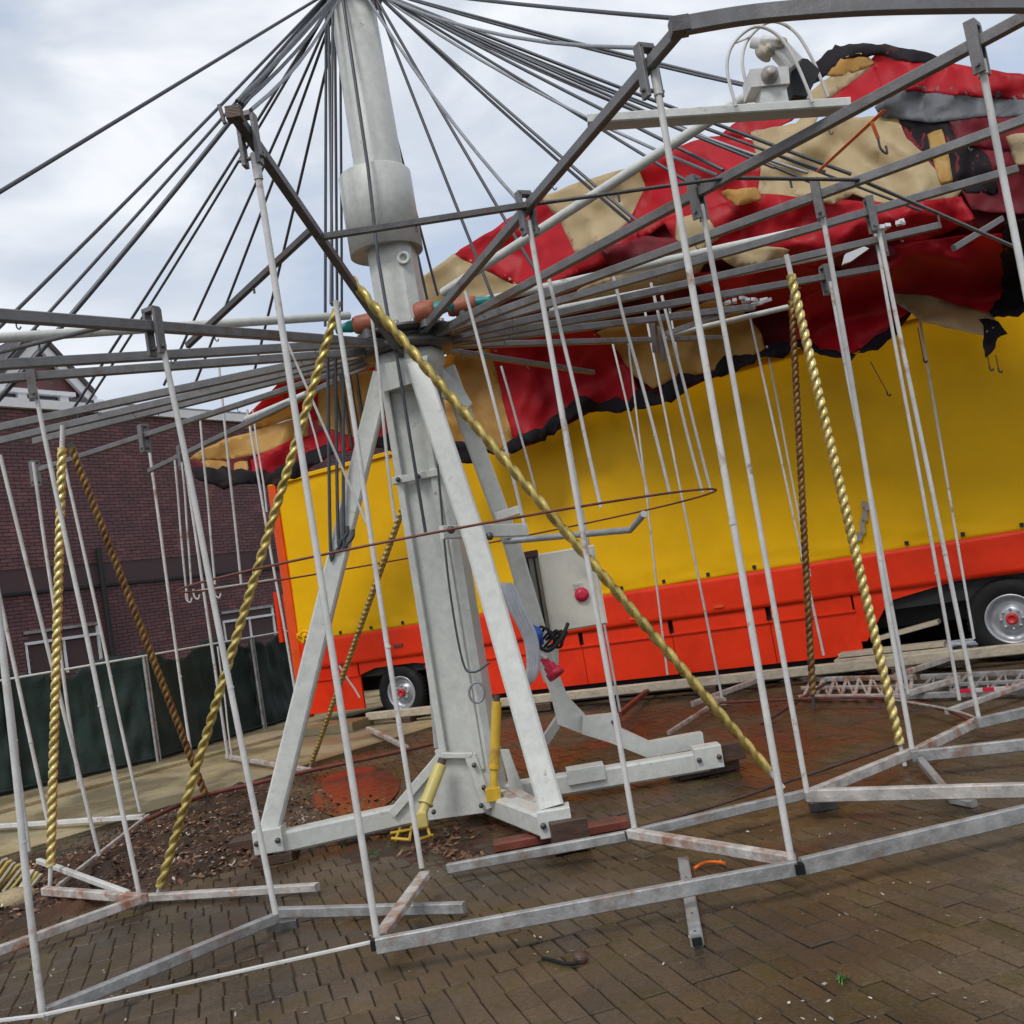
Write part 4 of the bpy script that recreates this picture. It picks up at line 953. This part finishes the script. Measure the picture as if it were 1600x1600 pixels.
PANELS = [
 ('canvas_cream', [(655, 440), (715, 397), (762, 420), (800, 440), (838, 452), (760, 472), (690, 480), (660, 470)]),
 ('canvas_red', [(715, 397), (765, 366), (850, 308), (882, 345), (900, 390), (990, 345), (1005, 372), (960, 402), (850, 442), (800, 440), (762, 420)]),
 ('canvas_cream', [(850, 310), (900, 290), (1000, 260), (1012, 292), (985, 342), (940, 377), (900, 392), (880, 345)]),
 ('canvas_red', [(1000, 260), (1045, 236), (1110, 217), (1150, 215), (1184, 226), (1192, 262), (1185, 310), (1110, 330), (1040, 345), (1000, 372), (988, 342), (1012, 290)]),
 ('canvas_red', [(1128, 212), (1160, 188), (1235, 163), (1275, 158), (1235, 186), (1180, 212)]),
 ('canvas_cream', [(1176, 208), (1245, 196), (1262, 177), (1277, 180), (1264, 206), (1182, 228)]),
 ('canvas_cream', [(1180, 226), (1262, 205), (1300, 190), (1405, 182), (1420, 215), (1445, 235), (1470, 270), (1502, 290), (1492, 308), (1400, 322), (1340, 302), (1290, 288), (1260, 312), (1188, 308), (1192, 262)]),
 ('canvas_maroon', [(1405, 182), (1480, 178), (1500, 220), (1560, 232), (1640, 252), (1640, 335), (1520, 325), (1502, 290), (1470, 270), (1445, 235), (1420, 215)]),
 ('canvas_dark', [(1408, 186), (1474, 186), (1498, 222), (1540, 244), (1556, 300), (1512, 298), (1474, 262), (1446, 234)]), ('canvas_amber', [(1452, 212), (1470, 205), (1486, 280), (1472, 285)]),  # dark panel stands in for the shaded hole in the canopy
 ('canvas_maroon', [(1480, 178), (1520, 175), (1800, 165), (1800, 250), (1560, 232), (1500, 220)]),
 ('canvas_cream', [(1575, 215), (1800, 190), (1800, 250), (1590, 255)]),
 ('canvas_grey', [(1370, 168), (1395, 148), (1440, 134), (1520, 140), (1800, 150), (1800, 170), (1520, 180), (1460, 188), (1380, 180)]),
 ('canvas_red', [(1362, 96), (1372, 84), (1450, 96), (1530, 110), (1800, 150), (1800, 162), (1520, 148), (1440, 140), (1375, 134)]),
 ('canvas_red', [(1278, 160), (1330, 126), (1362, 98), (1380, 148), (1320, 165)]),
 ('canvas_cream', [(1246, 162), (1300, 122), (1345, 100), (1362, 98), (1322, 132), (1280, 160)]),
 ('canvas_amber', [(1286, 114), (1310, 95), (1345, 86), (1364, 98), (1322, 114)]),
 ('canvas_dark', [(1264, 112), (1306, 73), (1390, 74), (1470, 91), (1440, 93), (1370, 83), (1312, 88), (1272, 128)]),
 ('canvas_red', [(1188, 306), (1262, 312), (1400, 322), (1500, 310), (1520, 340), (1400, 400), (1240, 420), (1120, 400), (1060, 380), (1040, 345)]),
 ('canvas_cream', [(905, 455), (1000, 415), (1060, 385), (1100, 400), (1090, 425), (1000, 458), (910, 482)]),
 ('canvas_red', [(1080, 430), (1240, 418), (1310, 430), (1300, 465), (1200, 480), (1120, 470)]),
 ('canvas_amber', [(930, 522), (1030, 500), (1130, 468), (1160, 490), (1185, 520), (1192, 545), (1110, 577), (1050, 592), (1020, 604), (990, 582), (960, 547)]),
 ('canvas_red', [(762, 545), (920, 512), (960, 548), (985, 585), (1000, 632), (930, 638), (880, 648), (840, 688), (800, 700), (784, 640)]),
 ('canvas_amber', [(686, 562), (764, 548), (786, 640), (800, 700), (745, 704), (690, 700)]),
 ('canvas_red', [(1232, 480), (1310, 440), (1400, 385), (1500, 372), (1572, 370), (1566, 486), (1500, 482), (1440, 470), (1396, 500), (1385, 522), (1330, 548), (1290, 545), (1246, 530)]),
 ('canvas_dark', [(1572, 350), (1800, 340), (1800, 482), (1600, 476), (1590, 492), (1545, 494), (1566, 470)]),
 ('canvas_cream', [(1392, 462), (1450, 465), (1490, 478), (1545, 492), (1556, 505), (1540, 521), (1480, 509), (1440, 497)]),
 ('canvas_dark', [(1533, 500), (1558, 505), (1571, 521), (1556, 526), (1552, 542), (1540, 556), (1541, 526)]),
 ('canvas_amber', [(298, 716), (350, 690), (420, 670), (480, 652), (478, 680), (420, 702), (360, 714)]),
 ('canvas_amber', [(380, 668), (450, 628), (565, 592), (565, 612), (482, 642), (410, 664)]),
 ('canvas_red', [(380, 660), (440, 600), (565, 572), (560, 590), (470, 620), (420, 648)]),
 ('canvas_red', [(395, 720), (460, 690), (525, 676), (525, 700), (472, 737), (398, 747)]),
 ('canvas_red', [(440, 604), (600, 556), (625, 600), (560, 645), (470, 655), (455, 630)]), ('canvas_red', [(470, 690), (600, 640), (645, 690), (540, 702), (500, 712)]),
 ('canvas_amber', [(318, 722), (354, 724), (350, 745)]), ('canvas_amber', [(369, 726), (384, 723), (384, 746), (370, 749)]),
 ('canvas_amber', [(500, 607), (585, 580), (588, 655), (560, 682), (500, 662)]),
 ('canvas_red', [(585, 640), (628, 630), (640, 690), (590, 690)]), ('canvas_amber', [(612, 630), (640, 625), (650, 690), (632, 690)]),
 ('canvas_dark', [(298, 730), (420, 742), (500, 702), (522, 702), (500, 716), (440, 754), (400, 752), (350, 762), (325, 752), (308, 746)]),
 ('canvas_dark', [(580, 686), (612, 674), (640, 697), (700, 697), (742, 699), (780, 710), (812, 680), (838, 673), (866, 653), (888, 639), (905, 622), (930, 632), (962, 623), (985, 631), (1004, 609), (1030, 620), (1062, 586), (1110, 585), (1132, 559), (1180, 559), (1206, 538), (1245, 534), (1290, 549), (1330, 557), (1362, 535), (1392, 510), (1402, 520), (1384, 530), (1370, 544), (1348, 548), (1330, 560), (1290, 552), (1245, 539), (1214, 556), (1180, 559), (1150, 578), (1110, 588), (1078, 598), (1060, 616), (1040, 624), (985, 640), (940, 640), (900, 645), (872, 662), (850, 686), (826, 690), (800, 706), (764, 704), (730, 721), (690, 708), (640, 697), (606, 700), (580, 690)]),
 ('canvas_cream', [(1060, 345), (1100, 335), (1120, 372), (1085, 395), (1060, 380)]), ('canvas_cream', [(1125, 400), (1160, 385), (1230, 392), (1220, 404), (1150, 415)]),
 ('canvas_maroon', [(940, 392), (1010, 372), (1060, 378), (1010, 402), (960, 420)]), ('canvas_maroon', [(1300, 405), (1380, 380), (1400, 395), (1330, 425)]),
 ('canvas_amber', [(1130, 300), (1180, 296), (1188, 310), (1150, 318)]), ('canvas_cream', [(1240, 300), (1290, 288), (1330, 302), (1300, 316)]),
]
for i, (m_, pts) in enumerate(PANELS): panel(m_, pts, .010+.005*i, rag=(2 if pts[0][1] < 200 else 5) if m_ == 'canvas_dark' else 0)
# short cords and hooks hanging from the torn edge
for (x0, y0, x1, y1) in ((1360, 565, 1386, 612), (1434, 512, 1443, 560), (1543, 556, 1546, 572), (1556, 555, 1560, 575)):
    a = P(x0, y0, cdepth(x0, y0)-.1); b = P(x1, y1, cdepth(x0, y0)-.1)
    MB().tube([a, b], .006, 6).build('cord', 'timber_red', cano)
    MB().tube(spline([b, b-Vector((0, 0, .03)), b+Vector((.02, 0, -.05)), b+Vector((.035, 0, -.03))], 4), .010, 6).build('hook', 'timber_dark', cano)
# orange lashing strap
st_ = thing('lashing_strap', 'orange lashing strap tied round a sweep in front of the canopy', 'strap')
MB().bar(P(1382, 172, 5.6), P(1278, 268, 7.2), .022, .008, (0, 1, .3)).build('strap', 'orange_strap', st_)
MB().bar(P(1362, 190, 5.7), P(1372, 216, 5.7), .020, .008, (0, 1, .3)).build('strap_tail', 'orange_strap', st_)
MB().tube(spline([P(1372, 216, 5.7), P(1376, 232, 5.7), P(1386, 240, 5.7), P(1384, 228, 5.7)], 4), .007, 6).build('hook', 'dark_steel', st_)

# ================================================================== control cabinet by the mast
cab = thing('control_cabinet', 'cream control cabinet with red knob beside the mast leg', 'cabinet')
c0, c1, c2, c3 = P(838, 866, 9.3), P(930, 848, 9.3), P(935, 974, 9.3), P(872, 988, 9.3)
cw = P(808, 868, 9.6); cwb = P(840, 996, 9.6)
zb, ztp = P(872, 988, 9.3).z, P(838, 866, 9.3).z; xl, xr = P(850, 925, 9.3).x, P(938, 910, 9.3).x
MB().box(((xl+xr)/2, 9.45, (zb+ztp)/2), xr-xl, .30, ztp-zb).build('body', 'cabinet', cab)
MB().box(((xl+xr)/2, 9.292, (zb+ztp)/2), xr-xl-.03, .012, ztp-zb-.03).build('door', 'cabinet', cab)
MB().box((xl-.13, 9.5, (zb+ztp)/2+.02), .25, .34, ztp-zb-.02).build('cable_box', 'cabinet_side', cab)
for k_ in range(4): MB().bar((xl-.22+.06*k_, 9.318, zb+.04), (xl-.22+.06*k_, 9.318, ztp), .018, .012, (0, 1, 0)).build('conduit', 'chassis', cab)
MB().box((xl-.13, 9.48, ztp+.01), .27, .36, .06).build('cap', 'timber_dark', cab)
kn = P(909, 929, 9.27)
MB().lathe(kn, [(.065, 0), (.065, .012), (.05, .014), (.045, .03), (.02, .03), (.0, .03)], 24, (0, -1, 0)).build('knob', 'red_plastic', cab)
MB().box(kn+Vector((-.02, .01, .08)), .09, .008, .05).build('name_plate', 'rod_paint', cab)
MB().bar((xl, 9.5, zb-.3), (xl+.05, 9.5, zb), .05, .05).build('stand', 'white_paint', cab)
pl = thing('blue_plug', 'blue industrial plug hanging below the control cabinet', 'plug')
c = P(838, 995, 8.55); MB().lathe(c, [(0, -.09), (.03, -.085), (.04, -.02), (.065, 0), (.065, .06), (.045, .07), (.045, .10), (0, .10)], 18, (-.3, -.5, .7)).build('body', 'blue_plastic', pl)
MB().tube(spline([c+Vector((0, 0, -.07)), c+Vector((.08, 0, -.13)), c+Vector((.2, 0, -.05)), c+Vector((.28, .1, .06))], 5), .016, 8).build('lead', 'chassis', pl)
pl = thing('red_plug', 'red industrial plug dangling from a cable under the blue one', 'plug')
c = P(860, 1043, 8.5); MB().lathe(c, [(0, -.10), (.03, -.10), (.035, -.03), (.052, -.02), (.056, .03), (.075, .035), (.075, .09), (.05, .09), (.05, .06), (0, .06)], 18, (.45, -.25, -.8)).build('body', 'red_plastic', pl)
MB().tube(spline([c+Vector((-.02, 0, .08)), c+Vector((-.10, 0, .16)), c+Vector((-.08, .02, .30))], 5), .018, 8).build('lead', 'rod_paint', pl)
jb = MB()
for k_ in range(6): jb.tube(spline([P(835+k_*6, 1000, 8.7), P(845+k_*8, 985+random.uniform(-8, 8), 8.65), P(862+k_*4, 1000+random.uniform(-10, 12), 8.65), P(850+k_*5, 1012, 8.7)], 4), .012, 7)
tag(jb.build('cable_tangle', 'chassis'), 'tangle of short black leads beneath the control cabinet', 'cables')

# ================================================================== jacks, blocks and loose things
def jack(p, q, r, m, label):
    t = thing('jack', label, 'jack', 'yellow jacks at the mast foot'); p = Vector(p); q = Vector(q); d = (q-p).normalized()
    MB().tube([p, p.lerp(q, .72)], r, 14).build('cylinder', m, t); MB().tube([p.lerp(q, .72), q], r*.8, 14).build('sleeve', m, t)
    MB().tube([p-d*.05, p], r*.7, 10).build('cap', 'timber_dark', t); MB().box(q, .11, .10, .10).build('shoe', m, t)
    MB().tube([p.lerp(q, .70), p.lerp(q, .73)], r*1.25, 14).build('collar', m, t)
jack(P(776, 1096, 7.85), P(771, 1240, 7.8), .038, 'yellow_paint', 'upright yellow jack beside the white front leg')
jack(P(688, 1196, 7.75), P(656, 1280, 7.55), .046, 'yellow_pale', 'pale yellow jack leaning on the triangular gusset')
fr = thing('yellow_frame', 'small bent yellow bar frame lying by the base beam', 'frame')
for a, b in (((610, 1302), (668, 1292)), ((612, 1310), (640, 1312)), ((625, 1295), (618, 1312)), ((645, 1280), (640, 1312)), ((668, 1292), (672, 1306)), ((655, 1312), (676, 1305))):
    MB().tube([G(*a, .05), G(*b, .03)], .012, 7).build('bar', 'yellow_paint', fr)
def block(c, sx, sy, sz, rz, label, m='timber_dark', n_=2):
    t = thing('timber_block', label, 'timber', 'dark timbers under the carousel feet'); c = Vector(c); h = sz/n_
    for i in range(n_): MB().box((c.x+random.uniform(-.01, .01), c.y, h*(i+.5)+.004), sx*random.uniform(.95, 1.05), sy, h*.97, Matrix.Rotation(rz+random.uniform(-.05, .05), 3, 'Z')).build('piece', m, t)
g1 = G(432, 1340, .02); block(g1, .30, .30, .07, .1, 'dark timber blocks under the left foot of the carousel', n_=1)
block(G(392, 1322, .03)+Vector((0, .1, 0)), .36, .2, .08, .0, 'dark timber lying left of the carousel left foot', n_=1)
block(G(1098, 1203, .02), .50, .34, .07, .15, 'dark timber plate under the right foot of the carousel', n_=1)
tb = thing('timber_block', 'wet dark brown block bolted to the front leg end', 'timber')
cft = G(878, 1292, .13); MB().box(cft+Vector((.04, -.14, -.02)), .24, .14, .20, Matrix.Rotation(.15, 3, 'Z')).build('piece', 'timber_dark', tb)
tb = thing('timber_block', 'dark timber end projecting from the right base beam', 'timber')
MB().box(G(1122, 1176, .17)+Vector((.03, 0, 0)), .34, .16, .14, Matrix.Rotation(.1, 3, 'Z')).build('piece', 'timber_dark', tb)
tag(MB().bar(G(772, 1322, .03), G(980, 1284, .03), .16, .06).build('timber_plank', 'timber_red'), 'reddish brown plank lying under the front leg', 'plank')
# loose bars on the paving
lb = thing('loose_bar', 'short grey square tube lying under the front rim beam', 'bar')
MB().bar(G(1068, 1346, .03), G(1089, 1470, .03), .062, .055).build('tube', 'galvanised', lb); ce = G(1089.3, 1472, .03); MB().box(ce+Vector((0, .002, 0)), .044, .012, .036).build('open_end', 'black_rubber', lb)
for k_ in range(4): MB().lathe(G(1072+k_*4.5, 1370+k_*28, .06)-Vector((0, 0, .004)), [(.007, 0), (.007, .003), (0, .003)], 8).build('bolt_hole', 'chassis', lb)
mb = MB().tube(spline([G(848, 1497, .012), G(862, 1500, .016), G(885, 1506, .02), G(902, 1505, .03)], 4), .009, 7)
t = thing('lever_knob', 'small dark lever with a round knob lying on the paving', 'lever'); mb.build('rod', 'black_rubber', t)
MB().lathe(G(905, 1505, .0), [(.0, .004), (.028, .006), (.034, .02), (.034, .035), (.022, .048), (0, .05)], 16, (.4, -.2, 1)).build('knob', 'timber_dark', t)
t = thing('orange_cord', 'scrap of orange cord on the paving inside the rim beam', 'cord')
MB().tube(spline([G(1085, 1357, .02), G(1098, 1349, .03), G(1115, 1347, .02), G(1132, 1349, .02)], 5), .010, 7).build('cord', 'orange_strap', t)
# bundle of pale slats at the left edge
sb = thing('slat_bundle', 'bundle of cream painted slats leaning on a clod at the left edge', 'slats')
for k_ in range(9):
    a = G(-30+k_*9, 1398+random.uniform(-8, 4), .05); b = P(8+k_*7, 1342+k_*3, 8.3)
    MB().bar(a, b, .045, .02).build('slat', 'yellow_pale' if k_ % 2 else 'timber_pale', sb)
tag(MB().lathe(G(25, 1410, .0), [(.16, .0), (.17, .04), (.12, .09), (.0, .11)], 9).build('concrete_clod', 'concrete_slab'), 'pale broken clod under the bundle of slats', 'clod')
# flat lattice racks lying before the trailer
def rack(pts, nrung, label, m):
    t = thing('lattice_rack', label, 'rack', 'lattice racks on the ground before the trailer'); a, b, c, d = pts
    MB().bar(a, b, .05, .06).build('side_rail', m, t); MB().bar(d, c, .05, .06).build('side_rail', m, t); m1 = a.lerp(d, .5); m2 = b.lerp(c, .5); MB().bar(m1, m2, .03, .04).build('side_rail', m, t)
    for k_ in range(nrung):
        u = (k_+.3)/nrung; p = a.lerp(b, u); q = d.lerp(c, min(1, u+.05)); MB().bar(p, q, .035, .035).build('rung', m, t)
        if k_ < nrung-1: MB().bar(q, a.lerp(b, u+1/nrung), .022, .022).build('lacing', m, t)
rack([G(1250, 1090, .05), G(1440, 1088, .05), G(1430, 1058, .05), G(1255, 1062, .05)], 9, 'grey white lattice rack lying on the ground before the trailer', 'worn_bar')
rack([G(1420, 1088, .06), G(1700, 1076, .06), G(1700, 1046, .06), G(1440, 1058, .06)], 9, 'lattice rack with a striped board, nearest the right edge of the picture', 'galvanised')
rd = thing('striped_board', 'narrow red and white striped board on the lattice rack', 'board')
pa, pb_ = G(1500, 1080, .11), G(1690, 1068, .11)
for k_ in range(10): MB().bar(pa.lerp(pb_, k_/10), pa.lerp(pb_, (k_+1)/10), .035, .035, ch=.03).build('stripe', 'red_plastic' if k_ % 2 == 0 else 'rod_paint', rd)
# weeds in the joints
wd = MB()
for (x, y, n_) in ((1315, 1533, 40), (585, 1335, 30), (610, 1322, 22), (1050, 1180, 6)):
    for _ in range(n_):
        p = G(x+random.gauss(0, 5), y+random.gauss(0, 3), .0); a = random.uniform(0, 6.28); h = random.uniform(.01, .03); q = p+Vector((math.cos(a)*.02, math.sin(a)*.02, h))
        s = Vector((-math.sin(a), math.cos(a), 0))*.004; wd.add([p+s, p-s, q], [(0, 1, 2)])
tag(wd.build('weeds', 'weed'), 'tiny green weeds growing in the paving joints', 'weeds', kind='stuff')
